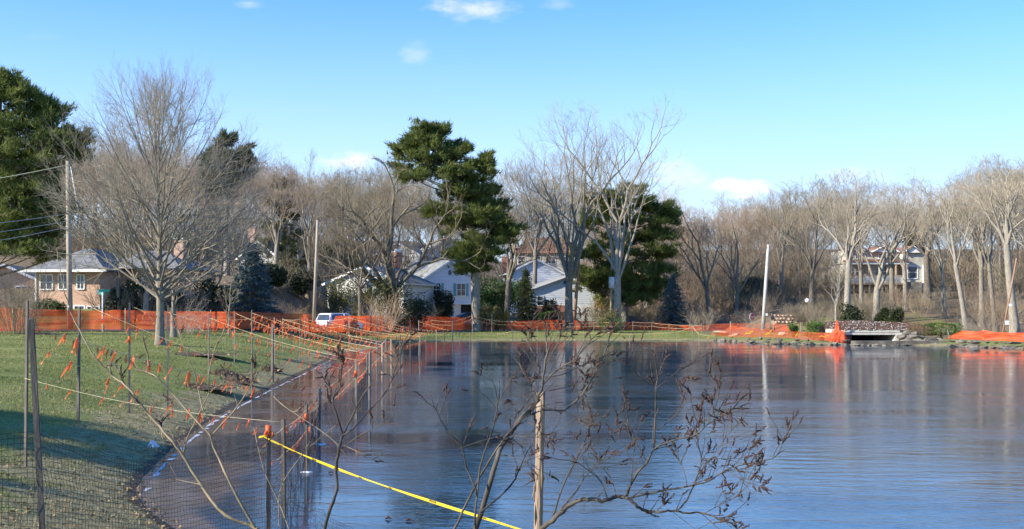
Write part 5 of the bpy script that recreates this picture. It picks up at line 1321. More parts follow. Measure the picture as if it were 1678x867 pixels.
for row in range(3):
    for i in range(6):
        link('stone', rg.choice(rocks_tan), None, sw, (-1.0 + i * .4 + (row % 2) * .15, .05, .2 + row * .32), (rg.uniform(-.3, .3), 0, rg.uniform(0, 6)), (.22, .2, .2))

# ------------------------------------------------------------------ orange safety fences
def net_fence(pts, label, name='orange_fence', posts=(), seed=1, sub=6, wob=.10, top_wob=.05, m='orange_net'):
    """pts: (px, d, y top, y bottom)"""
    r = random.Random(seed); root = None; V = []; UV = []; cols = []
    A = []
    for i in range(len(pts) - 1):
        n = max(2, int(abs(pts[i + 1][0] - pts[i][0]) / 5))
        for k in range(n): A.append(tuple(pts[i][j] + (pts[i + 1][j] - pts[i][j]) * k / n for j in range(4)))
    A.append(pts[-1]); rows = 7; u = 0; last = None
    mid = P(pts[len(pts) // 2][0], 0, pts[len(pts) // 2][1]); org = Vector((mid.x, mid.y, zg(mid.x, mid.y)))
    for i, (px, d, yt, yb) in enumerate(A):
        x = WX(px, d); zt = WZ(yt, d); zb_ = max(WZ(yb, d), zg(x, d) - .05) if yb < 900 else zg(x, d); zb_ = min(zb_, zg(x, d) + .15)
        zt += top_wob * noise.noise((i * .33, seed, 0))
        if last is not None: u += math.hypot(x - last[0], d - last[1])
        last = (x, d)
        for k in range(rows):
            t = k / (rows - 1); off = wob * noise.noise((u * .7, t * 2.2, seed * 3.1)) * (1 - .5 * t) + .05 * noise.noise((u * 2.5, t * 5, seed))
            V.append((x + off * .3 - org.x, d + off - org.y, zb_ + (zt - zb_) * t - org.z)); UV.append((u, t * (zt - zb_)))
    Fq = []
    for i in range(len(A) - 1):
        for k in range(rows - 1): a = i * rows + k; Fq.append((a, a + rows, a + rows + 1, a + 1))
    me = mesh_np('net', np.array(V), np.array(Fq), M[m], True); ul = me.uv_layers.new(name='UVMap')
    li = np.array(Fq).ravel(); ul.data.foreach_set('uv', np.array(UV, np.float32)[li].ravel())
    root = empty(name, org, 0, label, 'fence'); link('net', me, None, root)
    for px, d, yt, lean in posts:
        x = WX(px, d) - org.x; z = zg(WX(px, d), d) - org.z; mb = MB(); mb.tube([(x - lean, d - org.y + .06, z - .2), (x, d - org.y + .06, WZ(yt, d) - org.z)], .035, 6); mb.build('fence_post', M['stake'], root)
    return root
net_fence([(-90, 65, 506, 545), (0, 65, 503.5, 543), (40, 65, 506, 543), (100, 65.5, 508, 541), (150, 66, 509, 540), (200, 66, 508, 540), (262, 68, 510, 538), (340, 72, 510.5, 538), (400, 78, 511, 538), (455, 83, 513, 538), (507, 88, 515, 539), (516, 89, 531, 540), (543, 91, 533, 541), (550, 92, 518, 541),
           (600, 100, 517.5, 541), (650, 106, 518, 541), (700, 110, 518.5, 541), (760, 113, 520, 541), (800, 114, 525, 541), (830, 114.6, 527, 541), (900, 115.3, 524, 541), (960, 115, 526, 542), (1000, 114.5, 529, 543), (1040, 114, 527, 544), (1080, 113, 528, 544), (1110, 112.5, 533, 545), (1150, 112, 535, 546)],
          'long orange plastic safety fence running behind the lawn along the road', posts=[(20, 64.9, 489, -.06), (205, 65.9, 505, 0), (345, 72, 508, 0), (690, 109.5, 515, 0), (1130, 112.2, 530, 0)], seed=1)
net_fence([(1150, 112, 533, 546), (1170, 111, 531, 546), (1195, 110.5, 530, 545), (1240, 109, 530, 544), (1268, 107, 530, 543), (1290, 105, 532, 543)], 'orange safety fence in the road behind the red stop sign', posts=[(1197, 110.4, 527, 0), (1268, 107, 526, 0)], seed=2, m='orange_net_open')
net_fence([(1166, 97, 545, 556), (1186, 95, 542, 556), (1197, 93.8, 533, 556), (1225, 91.5, 537, 556), (1250, 89.6, 539, 556), (1278, 88, 541, 556), (1288, 87.2, 531, 556), (1296, 86.8, 543, 557), (1320, 85.6, 544, 558), (1350, 84, 545, 558), (1372, 83, 542, 558), (1384, 82.5, 541, 558)],
          'orange safety fence along the rocky shore left of the bridge', posts=[(1198, 93.7, 526, 0), (1313, 86, 528, .04), (1364, 83.4, 536, 0)], seed=3, wob=.12, m='orange_net_open')
net_fence([(1549, 84, 556, 560), (1560, 83, 549, 560), (1578, 82, 541, 561), (1600, 81, 544, 562), (1612, 80, 541, 562), (1640, 79, 545, 563), (1678, 77, 545, 565), (1730, 75.5, 546, 567)], 'slumped bright orange safety fence above the right shore wall', posts=[(1553, 83, 541, -.25), (1612, 80, 539, 0)], seed=4, wob=.35)
# gathered bundle of orange netting at the bridge end
mb = MB(); prof_ = [(.62, 0), (.58, .45), (.46, .75), (.2, 1.1), (.05, 1.75)]
n = 18; vs = []; rg = random.Random(4)
for (r_, z_) in prof_:
    for k in range(n): q = r_ * (1 + .3 * math.sin(k * 2.1 + z_ * 3) * rg.uniform(.3, 1)); vs.append((q * math.cos(2 * math.pi * k / n), q * math.sin(2 * math.pi * k / n), z_))
mb.add(vs, [(i * n + k, i * n + (k + 1) % n, (i + 1) * n + (k + 1) % n, (i + 1) * n + k) for i in range(4) for k in range(n)])
o_ = mb.build('net_bundle', M['orange_net']); o_.location = (WX(1372, 84), 84, zg(WX(1372, 84), 84) - .05)
ul = o_.data.uv_layers.new(name='UVMap')
for lp in o_.data.loops: v = o_.data.vertices[lp.vertex_index].co; ul.data[lp.index].uv = (math.atan2(v.y, v.x) * .6, v.z)
setp(o_, 'peaked bundle of orange netting at the left end of the bridge', 'netting')
for i, (px, d, a, lb) in enumerate([(1226, 91, -.5, 'crumpled yellow caution tape left of the fallen tan boulder'), (1258, 89, .9, 'upright scrap of yellow tape on the orange fence'), (1349, 85, .2, 'yellow tape strip lying across the orange fence top near the bridge'), (1304, 86, 1.2, 'short yellow tape scrap by the pinkish boulder')]):
    z = zg(WX(px, d), d); mb = MB(); r_ = random.Random(i)
    pts = [(-.4 * math.cos(a) + .8 * math.cos(a) * t, -.35, .4 + abs(math.sin(a)) * .5 * (t - .5) + .05 * math.sin(t * 9)) for t in np.linspace(0, 1, 7)]
    mb.add([(p_[0], p_[1], p_[2] + s_ * .05) for p_ in pts for s_ in (-1, 1)], [(2 * k, 2 * k + 2, 2 * k + 3, 2 * k + 1) for k in range(6)])
    o_ = mb.build('tape_scrap', M['tape']); o_.location = (WX(px, d), d, z); setp(o_, lb, 'tape')

# ================================================================== stakes, strings, ribbons
stk = random.Random(31)
ST = {}
def stake(px, yt, yb, d, w, label, m='stake', group=None, z_base=None, lean=0.0, key=None):
    top = P(px, yt, d); x = top.x; z0 = (zg(x, d) if z_base is None else z_base) - .15
    H = top.z - z0; mb = MB()
    mb.box((0, 0, H / 2), (w, w * .75, H), taper=.96); mb.add([(-w * .48, -w * .36, H), (w * .48, -w * .36, H), (w * .48, w * .36, H), (-w * .48, w * .36, H), (0, 0, H + w * .35)], [(0, 1, 4), (1, 2, 4), (2, 3, 4), (3, 0, 4)])
    o_ = mb.build('wooden_stake', M[m]); o_.location = (x - lean * H, d, z0); o_.rotation_euler = (stk.uniform(-.02, .02), lean, stk.uniform(-.5, .5))
    setp(o_, label, 'stake', group); ST[key or px] = Vector((x, d, top.z)); return o_
ordn = ['first', 'second', 'third', 'fourth', 'fifth', 'sixth', 'seventh', 'eighth', 'ninth', 'tenth', 'eleventh', 'twelfth', 'thirteenth', 'fourteenth', 'fifteenth', 'sixteenth', 'seventeenth', 'eighteenth']
GL, GW, GF, GS = 'stakes of the lawn row', 'stakes standing in the ice', 'stakes of the far lawn', 'stakes along the far shore'
stake(40, 493, 640, 16.5, .042, 'dark wooden stake just behind the nearest thick one at the left edge', 'stake_dark', GL, lean=-.006)
stake(52, 523, 805, 9.6, .046, 'nearest thick dark wooden stake at the lower left', 'stake_dark', GL, lean=-.05)
stake(128, 503, 625, 22, .048, 'dark stake in front of the brick house and thick pole', 'stake_dark', GL)
stake(212, 497, 605, 25, .042, 'grey metal stake left of the lawn tree', 'metal_post', GL)
stake(275, 501, 600, 27, .042, 'pale stake directly right of the trunk of the lawn tree', 'stake', GL)
lawn = [(342, 513, 34), (384, 510, 44), (413, 509, 34), (446, 531, 40), (450, 520, 48), (463, 521, 58), (477, 523, 66), (491, 521, 56), (499, 520, 58), (536, 524, 68), (572, 518, 66), (600, 520, 84), (619, 521, 80), (635, 525, 84)]
for i, (px, yt, d) in enumerate(lawn):
    stake(px, yt, 0, d, .034 if px != 446 else .09, f'{ordn[i]} stake to the right of the lawn tree in the string fence', 'stake_dark' if px == 446 else 'stake' if i % 3 else 'metal_post', GL)
water = [(440, 697, 13.8, .055), (465, 688, 14.6, .05), (502, 662, 18.6, .055), (524, 637, 22.4, .04), (583, 589, 27.5, .05), (602, 579, 36, .055), (606, 577, 33, .06), (618, 561, 41, .05), (626, 563, 44, .06), (632, 556, 46, .06), (641, 556, 50, .05), (656, 549, 59, .05), (672, 551, 62, .05), (688, 545, 64, .05), (698, 545, 72, .05)]
wl_ = ['dark stake in the ice that holds the end of the yellow tape', 'dark stake in the ice just right of the one holding the yellow tape', 'dark stake in the ice with a red ribbon round its top', 'thin pale post standing in the ice ringed with white frost']
for i, (px, yt, d, w) in enumerate(water):
    stake(px, yt, 0, d, w, wl_[i] if i < 4 else f'{ordn[i - 4]} stake beyond the frost ringed post in the row through the ice', 'stake_dark' if i in (0, 1, 2) else ('metal_post' if i == 3 else 'stake'), GW, z_base=0.0)
far_w = [(715, 541, 78), (728, 545, 82), (742, 527, 84), (753, 543, 87), (770, 545, 90), (813, 546, 92), (840, 541, 92), (880, 535, 92.5), (913, 543, 93), (950, 544, 93), (995, 543, 92), (1032, 546, 91), (1109, 543, 91), (1135, 533, 90), (1145, 546, 88), (1173, 549, 87.5), (1194, 549, 89), (1208, 546, 88)]
for i, (px, yt, d) in enumerate(far_w):
    stake(px, yt, 0, d, .05, f'{ordn[i]} stake from the left along the far shore', 'stake', GS, z_base=0.0 if px < 1000 or px > 1100 else None)
far_l = [(686, 525, 92), (708, 524, 98), (741, 526, 98), (774, 516, 104), (806, 524, 106), (838, 526, 106), (870, 527, 106), (910, 529, 107), (945, 529, 107), (973, 528, 107), (1003, 527, 100), (1037, 527, 107), (1068, 528, 107), (1096, 531, 106), (1133, 532, 104), (1150, 532, 102)]
for i, (px, yt, d) in enumerate(far_l):
    stake(px, yt, 0, d, .05, f'{ordn[i]} stake from the left on the far lawn before the orange fence', 'stake', GF)

# ribbons: knotted loop with two blown tails
def ribbon_mesh(seed, L=.20, w=.028):
    r = random.Random(seed); mb = MB()
    def tail(dx, L_):
        pts = []; p_ = Vector((0, 0, 0)); a = r.uniform(-.2, .2)
        for k in range(5):
            pts.append(p_.copy()); p_ = p_ + Vector((dx * .22 + r.uniform(-.05, .05), r.uniform(-.12, .12), -.9)).normalized() * (L_ / 4)
        vs = []
        for k, q in enumerate(pts):
            tw = a + k * r.uniform(.25, .6); s_ = Vector((math.cos(tw), math.sin(tw), .15)) * w / 2 * (1.15 if k else .5); vs += [q - s_, q + s_]
        mb.add(vs, [(2 * k, 2 * k + 1, 2 * k + 3, 2 * k + 2) for k in range(4)])
    tail(r.uniform(-3.2, -.2), L * r.uniform(.7, 1.1)); tail(r.uniform(-3, .8), L * r.uniform(.4, .9))
    mb.tube([(-w * .4, 0, 0), (0, 0, .008), (w * .4, 0, 0)], [w * .25, w * .42, w * .25], 5)
    return mb.mesh('ribbon', M['ribbon'])
rib = [ribbon_mesh(600 + i) for i in range(10)]
rr_ = random.Random(99)
def string_line(a, b_, nrib, label, sag=.03, group=None, rad=.004, scale=(1.0, 1.6), t0=.03, t1=.97, cat='string', lines=1, rib_ts=None):
    L = (b_ - a).length; root = empty('string_line', a, 0, label, cat, group)
    n = 12; pts = [Vector((0, 0, 0)).lerp(b_ - a, k / n) - Vector((0, 0, sag * math.sin(math.pi * k / n))) for k in range(n + 1)]
    mb = MB(); mb.tube(pts, rad, 3); mb.build('string', M['string'], root)
    ts = rib_ts or [t0 + (t1 - t0) * (k + rr_.uniform(.1, .9)) / max(1, nrib) for k in range(nrib)]
    for t in ts:
        q, _ = along(pts, t); o_ = link('ribbon', rr_.choice(rib), None, root, q, (0, 0, rr_.uniform(-.7, .7)), rr_.uniform(*scale) * (.62 if q.y + a.y < 32 else .78) * rr_.choice((.6, .9, 1, 1.1))); 
    return root
def d_along(px, d): return d
SX = [ # (px,py,d) left end -> right end, ribbons
 ((8, 523, 19), (524, 668, 22.4), 13), ((150, 504, 23), (524, 641, 22.4), 12), ((220, 504, 25), (583, 608, 27.5), 12), ((275, 512, 27), (583, 597, 27.5), 12), ((343, 521, 34), (583, 590, 27.5), 10),
 ((387, 514, 44), (603, 580, 36), 14), ((413, 513, 34), (606, 578, 33), 11), ((414, 520, 34), (604, 586, 36), 10), ((450, 523, 48), (618, 570, 41), 13), ((463, 524, 58), (632, 562, 46), 13), ((477, 526, 66), (626, 565, 44), 12), ((491, 524, 56), (641, 560, 50), 13), ((499, 523, 58), (656, 553, 59), 14), ((536, 526, 68), (656, 550, 59), 11),
 ((536, 530, 68), (672, 554, 62), 11), ((572, 521, 66), (688, 549, 64), 11), ((600, 523, 84), (698, 547, 72), 11), ((619, 523, 80), (715, 543, 78), 10), ((635, 527, 84), (728, 546, 82), 9), ((686, 527, 92), (753, 544, 87), 8), ((600, 530, 84), (688, 552, 64), 9), ((52, 533, 9.6), (440, 640, 20), 9)]
SXL = ['string crossing the lawn from the left edge to the frost ringed post', 'string from left of the lawn tree to the top of the frost ringed post', 'string passing in front of the trunk of the lawn tree down to the ice', 'string from the pale stake by the lawn tree down to the ice',
       'string from the first stake right of the lawn tree down to the ice']
for i, (a, b_, n) in enumerate(SX):
    far = a[2] > 40
    lab = SXL[i] if i < 5 else ('ribboned string from the nearest thick stake out over the lawn' if i == 21 else f'{ordn[i - 5]} ribboned string right of the lawn tree running from lawn row to ice row')
    A_, B_ = P(*a), P(*b_)
    string_line(A_, B_, int(n * (2.1 if i > 2 else 1.5)), lab, .05 + .06 * (i % 3), 'strings with orange ribbons crossing to the ice', .003 if not far else .0052, (1.1, 1.8) if not far else (1.2, 2.1))
# strings along the rows of stakes
def row_lines(pts, offs, nper, lab, group, rad, scale):
    for k, off in enumerate(offs):
        for i in range(len(pts) - 1):
            a, b_ = pts[i].copy(), pts[i + 1].copy(); a.z += off; b_.z += off
            n = nper(i, (b_ - a).length) if callable(nper) else nper
            string_line(a, b_, n, lab(i, k), .04, group, rad, scale)
wpts = [ST[px] for px, *_ in water if px not in (606, 618, 626)]
row_lines(wpts[:5], [-.10, -.45], lambda i, L: 5 if L > 2 else 1, lambda i, k: f"{['upper', 'lower'][k]} ribboned string on the {ordn[i]} span of the stakes through the ice", 'ribboned strings between the stakes in the ice', .003, (1.0, 1.5))
row_lines(wpts[4:], [-.05, -.5], lambda i, L: 5, lambda i, k: f"{['upper', 'lower'][k]} ribboned string on the {ordn[i + 4]} span of the stakes through the ice", 'ribboned strings between the stakes in the ice', .006, (1.1, 1.8))
row_lines([ST[px] for px, *_ in far_l], [-.05, -.38], lambda i, L: 7 if L > 2.2 else 4, lambda i, k: f"{['upper', 'lower'][k]} ribboned string on the {ordn[i]} span of stakes on the far lawn", 'ribboned strings on the far lawn', .010, (1.1, 1.9))
row_lines([ST[px] for px, *_ in far_w if px not in (742, 880)], [-.08], lambda i, L: 5, lambda i, k: f"ribboned string on the {ordn[i]} span of stakes along the far shore", 'ribboned strings along the far shore', .009, (1.0, 1.7))
lp = [ST[px] for px, *_ in lawn if px in (413, 463, 491, 536, 572, 600, 635)]
row_lines(lp, [-.08, -.5], lambda i, L: 7, lambda i, k: f"{['upper', 'lower'][k]} ribboned string on the {ordn[i]} span of the lawn row right of the lawn tree", 'ribboned strings of the lawn row', .007, (1.1, 1.8))
row_lines([P(40, 515, 16.5), P(212, 520, 25), P(342, 522, 34), P(413, 521, 34)], [-.02], 4, lambda i, k: f"ribboned string on the {ordn[i]} span of the lawn row from the left edge", 'ribboned strings of the lawn row', .003, (1.0, 1.5))
# ribbons fluttering low over the near bank, tied on the strings of the near net
NA, NB = P(53, 566, 9.6), P(440, 706, 13.8)
string_line(NA, NB, 0, 'string along the top of the near black net with long red ribbons', .08, None, .0022, (.9, 1.3), rib_ts=[.05, .12, .25, .30, .36, .50, .58, .63, .70, .76, .83, .93])
string_line(P(40, 620, 16.5), P(465, 692, 14.6), 0, 'slack string behind the near black net with red ribbons', .10, None, .0025, (1.0, 1.4), rib_ts=[.1, .2, .33, .41, .52, .6, .71, .8, .88])
# red ribbon wound on stakes
for (px, py, d, lb) in [(440, 706, 13.8, 'orange ribbon wound round the stake at the end of the yellow tape'), (502, 684, 18.6, 'red ribbon wound round the dark stake top in the ice'), (212, 556, 25, 'red ribbon wound round the metal stake left of the lawn tree'), (583, 612, 27.5, 'orange ribbon knot on the first stake beyond the frost ringed post')]:
    p_ = P(px, py, d); mb = MB(); mb.tube([p_ * 0 + Vector((0, 0, -.07)), Vector((0, 0, .07))], .038 if px != 212 else .03, 8); mb.tube([Vector((-.02, -.03, 0)), Vector((-.05, -.05, -.08)), Vector((-.1, -.05, -.06))], [.018, .014, .004], 4)
    o_ = mb.build('wound_ribbon', M['ribbon']); o_.location = p_; setp(o_, lb, 'ribbon')
# frost ring round the thin post and at the shore
for (px, d, r_, lb) in [(524, 22.4, .13, 'white frost ring on the ice round the thin pale post'), (502, 18.6, .10, 'thin frost ring on the ice round the third dark stake')]:
    mb = MB(); n = 20; x = WX(px, d); vs = []
    for k in range(n):
        a = 2 * math.pi * k / n; q = r_ * rr_.uniform(.8, 1.2); vs += [(q * math.cos(a), q * math.sin(a), .002), (q * .55 * math.cos(a), q * .55 * math.sin(a), .02)]
    mb.add(vs, [(2 * k, (2 * k + 2) % (2 * n), (2 * k + 3) % (2 * n), 2 * k + 1) for k in range(n)]); o_ = mb.build('frost_ring', M['litter']); o_.location = (x, d, .002); setp(o_, lb, 'frost')

# ------------------------------------------------------------------ black nets
def black_net(path, heights, label, cell=.055, wire=.0024, seed=1, name='black_net', cat='net', wav=.03):
    """path: list of Vector base points; heights: top height above base at each point"""
    L = [0]
    for i in range(len(path) - 1): L.append(L[-1] + (path[i + 1] - path[i]).length)
    tot = L[-1]; nc = int(tot / cell); V = []; Fc = []; org = path[0].copy()
    def pt(u, v):
        i = min(len(path) - 2, max(0, int(np.searchsorted(L, u) - 1))); t = (u - L[i]) / (L[i + 1] - L[i]); b_ = path[i].lerp(path[i + 1], t); h = heights[i] + (heights[i + 1] - heights[i]) * t
        sagk = .12 * math.sin(math.pi * t) * (v ** 2)
        nn = (path[i + 1] - path[i]).normalized().cross(Vector((0, 0, 1)))
        o_ = wav * noise.noise((u * 1.6, v * 3, seed)) + wav * .5 * noise.noise((u * 5, v * 6, seed))
        return b_ + Vector((0, 0, h * v - sagk * h * .5)) + nn * o_ + Vector((0, 0, .012 * noise.noise((u * 4, v * 5, seed + 7)))) - org
    hm_ = max(heights); nr = int(hm_ / cell)
    G_ = [[pt(min(tot, c * tot / nc), r_ / nr) for r_ in range(nr + 1)] for c in range(nc + 1)]
    def seg(a, b_):
        d = (b_ - a); s_ = d.cross(Vector((.3, .9, .2))).normalized() * wire; t_ = d.cross(s_).normalized() * wire; k = len(V)
        for q in (a, b_): V.extend([q + s_, q - s_ * .5 + t_ * .87, q - s_ * .5 - t_ * .87])
        Fc.extend([(k, k + 1, k + 4, k + 3), (k + 1, k + 2, k + 5, k + 4), (k + 2, k, k + 3, k + 5)])
    for c in range(nc + 1):
        for r_ in range(nr + 1):
            if c < nc: seg(G_[c][r_], G_[c + 1][r_])
            if r_ < nr: seg(G_[c][r_], G_[c][r_ + 1])
    o_ = link(name, mesh_np(name, np.array([(v.x, v.y, v.z) for v in V]), np.array(Fc), M['black_net'])); o_.location = org; return setp(o_, label, cat)
def gp(px, d, dz=0.0): x = WX(px, d); return Vector((x, d, max(0.0, zg(x, d)) + dz))
black_net([gp(-120, 9.0), gp(53, 9.6), gp(250, 11.6), gp(440, 13.8)], [1.0, 1.05, .95, 1.15], 'black plastic net from the nearest stake across the bank to the yellow tape stake', seed=1, wire=.0021)
black_net([gp(440, 13.8), gp(465, 14.6), gp(502, 18.6), gp(524, 22.4), gp(583, 27.5), gp(602, 36)], [1.1, 1.1, 1.0, .8, .8, .75], 'black plastic net hung on the stakes standing in the ice', seed=2, wire=.0018, cell=.06)
black_net([gp(440, 13.7), Vector((-1.9, 12.1, 0)), Vector((-.9, 10.4, 0)), Vector((-.1, 8.9, 0))], [.75, .42, .40, .3], 'slumped black net lying over the ice below the yellow tape', seed=3, wav=.10, cell=.06, wire=.0017)

# ------------------------------------------------------------------ yellow caution tape
A_ = P(432, 716, 13.76); B_ = P(905, 884, 4.9)
ta = empty('caution_tape', A_, 0, 'yellow caution tape with black lettering stretched from the dark stake to the pale post', 'tape')
n = 90; V = []; tb_pts = []
for k in range(n + 1):
    t = k / n; p_ = (B_ - A_) * t - Vector((0, 0, .05 * math.sin(math.pi * t)))
    tw = .35 * math.sin(t * 5 + .5) + .15 * math.sin(t * 13); hw_ = (.0130 + .005 * math.sin(t * 17)) * (.35 + .65 * min(1, t * 14)) * (1 - .62 * t)
    tn = (B_ - A_).normalized(); up_ = Vector((0, 0, 1)); sd_ = tn.cross(up_).normalized(); up_ = sd_.cross(tn)
    w_ = up_ * math.cos(tw) + sd_ * math.sin(tw); fold = tn.cross(w_)
    tb_pts.append((p_, w_, tn, hw_)); V += [p_ - w_ * hw_, p_ + fold * .004, p_ + w_ * hw_]
me = mesh_np('tape_strip', np.array([(v.x, v.y, v.z) for v in V]), np.array([(3 * k + j, 3 * k + j + 1, 3 * k + j + 4, 3 * k + j + 3) for k in range(n) for j in (0, 1)]), M['tape'], True)
link('tape_strip', me, None, ta)
for t in (.16, .27, .385, .49, .59, .69, .80, .90):
    k = int(t * n); p_, w_, tn, hw_ = tb_pts[k]
    nr_ = tn.cross(w_).normalized()
    if nr_.y > 0: nr_ = -nr_; 
    ydir = nr_.cross(tn); 
    from mathutils import Matrix
    mt = Matrix((tn, ydir, nr_)).transposed()
    q = text_mesh('CAUTION CAUTION', hw_ * 1.9, 'ink', ta, p_ + nr_ * .0065, mt.to_euler(), .0004)
mb = MB(); mb.tube([Vector((-.045, -.04, 0)), Vector((.045, -.045, .01)), Vector((.05, .04, .0)), Vector((-.04, .045, 0)), Vector((-.045, -.04, 0))], .012, 5); mb.build('knot', M['tape'], ta)

# ------------------------------------------------------------------ pale wooden post in the foreground
pt_ = P(886, 643, 5.4); x = pt_.x; z0 = zg(x, 5.4) - .2; H = pt_.z - z0
po = empty('wooden_post', (x - .03, 5.4, z0), 0, 'weathered pale wooden post in the foreground, split bark peeling down its side', 'post')
mb = MB(); nn_ = 14; n = 18; r_ = random.Random(5); vs = []
for i in range(n + 1):
    z = H * i / n
    for k in range(nn_):
        a = 2 * math.pi * k / nn_; q = .0215 * (1 + .10 * noise.noise((math.cos(a) * 1.5, math.sin(a) * 1.5, z * 2.5)) + .06 * noise.noise((math.cos(a) * 5, math.sin(a) * 5, z * 9)))
        vs.append((q * math.cos(a) + .03 * z / H, q * math.sin(a) * .9, z))
mb.add(vs, [(i * nn_ + k, i * nn_ + (k + 1) % nn_, (i + 1) * nn_ + (k + 1) % nn_, (i + 1) * nn_ + k) for i in range(n) for k in range(nn_)], True); mb.f.append(tuple(n * nn_ + k for k in range(nn_))); mb.sm.append(False)
mb.build('shaft', M['post_wood'], po)
mb = MB()
for i in range(9):
    z = H * r_.uniform(.3, .97); a = r_.uniform(3.4, 5.9); L = r_.uniform(.05, .16)
    c_ = Vector((.0222 * math.cos(a) + .03 * z / H, .020 * math.sin(a), z)); mb.tube([c_, c_ * 1 + Vector((.006 * math.cos(a), .006 * math.sin(a), L * .5)), c_ + Vector((0, 0, L))], [.001, .0045, .001], 4)
mb.build('bark_strip', M['shrub_tan'], po)

# ------------------------------------------------------------------ foreground shrubs (traced limbs with their own depths)
def pod_mesh(seed, L=.06):
    r = random.Random(seed); mb = MB(); z = 0; d_ = Vector((r.uniform(-.2, .2), r.uniform(-.2, .2), 1)).normalized(); p_ = Vector((0, 0, 0))
    while z < L:
        rad = r.uniform(.0035, .0075) * (1.1 - .6 * z / L); o_ = Vector((r.uniform(-1, 1), r.uniform(-1, 1), 0)) * .004
        mb.tube([p_ + o_, p_ + o_ + d_ * rad * 1.2, p_ + o_ + d_ * rad * 2.2], [rad * .5, rad, rad * .25], 5); p_ = p_ + d_ * rad * 1.3; z += rad * 1.3; d_ = (d_ + rvec(r) * .25).normalized()
    mb.tube([(0, 0, 0), (p_.x, p_.y, p_.z)], [.0015, .0008], 3); return mb.mesh('seed_head', M['seed'])
pods = [pod_mesh(700 + i, [.05, .07, .09, .06, .08, .045][i]) for i in range(6)]
def shrub(name, label, limbs, seed, root_px, m='shrub_bark', pods_n=0, side=(0, 0), side_len=.12, pod_scale=1.0, leafcl=0):
    """limbs: (list of (px,py), depth start, depth end, radius start, radius end, twig count)"""
    base = P(*root_px); gx_, gy_ = base.x, base.y; base.z = zg(gx_, gy_) if lake_sd(gx_, gy_)[0] > 0 else -.1
    root = empty(name, base, 0, label, 'shrub'); r = random.Random(seed); tt = TubeSet(); tw = TubeSet(); ends = []
    for li_, (pp, d0, d1, r0, r1, nt) in enumerate(limbs):
        n0 = len(pp); pts = []
        for k, (px, py) in enumerate(pp):
            t = k / (n0 - 1); pts.append(P(px, py, d0 + (d1 - d0) * t + .03 * math.sin(k * 2.3 + li_)) - base)
        # smooth (Catmull-Rom)
        fine = []
        for k in range(n0 - 1):
            a, b_, c_, e = pts[max(k - 1, 0)], pts[k], pts[k + 1], pts[min(k + 2, n0 - 1)]
            for q in range(4):
                t = q / 4; fine.append(.5 * ((2 * b_) + (c_ - a) * t + (2 * a - 5 * b_ + 4 * c_ - e) * t * t + (3 * b_ - a - 3 * c_ + e) * t ** 3))
        fine.append(pts[-1]); nf = len(fine)
        fine = [q + rvec(r) * r0 * .25 if 0 < i < nf - 1 else q for i, q in enumerate(fine)]
        rs = [.72 * (r0 + (r1 - r0) * (i / (nf - 1)) ** .8) * (1 + (.16 if i % 4 == 0 and r0 < .012 else 0)) for i in range(nf)]
        tt.add(fine, rs, 7 if r0 > .008 else 5); ends.append((fine[-1], (fine[-1] - fine[-2]).normalized()))
        for k in range(nt):
            q, dd = along(fine, r.uniform(.25, .97)); nd = (dd * .9 + perp(dd, r) * .8 + Vector((0, 0, .35))).normalized(); L = side_len * r.uniform(.35, 1.3)
            p2, de = branch_path(q, nd, L, 3, .2, .06, r); rr0_ = min(.0024, r1 * 1.0 + .0006); tw.add(p2, [rr0_, rr0_ * .8, rr0_ * .6, rr0_ * .4], 4); ends.append((p2[-1], de))
            if r.random() < .6:
                q2, dd2 = along(p2, r.uniform(.3, .8)); nd2 = (dd2 + perp(dd2, r) * .8).normalized(); p3, de3 = branch_path(q2, nd2, L * .5, 2, .25, .05, r); tw.add(p3, [rr0_ * .6, rr0_ * .5, rr0_ * .3], 3); ends.append((p3[-1], de3))
    link('stem', tt.mesh('stem', M[m]), None, root)
    if tw.V: link('twigs', tw.mesh('twigs', M[m]), None, root)['kind'] = 'stuff'
    r.shuffle(ends)
    for i in range(min(pods_n, len(ends))):
        q, dd = ends[i]; dd = (dd + rvec(r) * .35).normalized()
        for k in range(r.choice((1, 1, 2, 3))):
            d2 = (dd + rvec(r) * (.3 if k == 0 else .9)).normalized()
            link('seed_head', r.choice(pods), None, root, q - dd * .012 * k, d2.to_track_quat('Z', 'Y').to_euler(), r.uniform(.7, 1.25) * pod_scale)
    return root
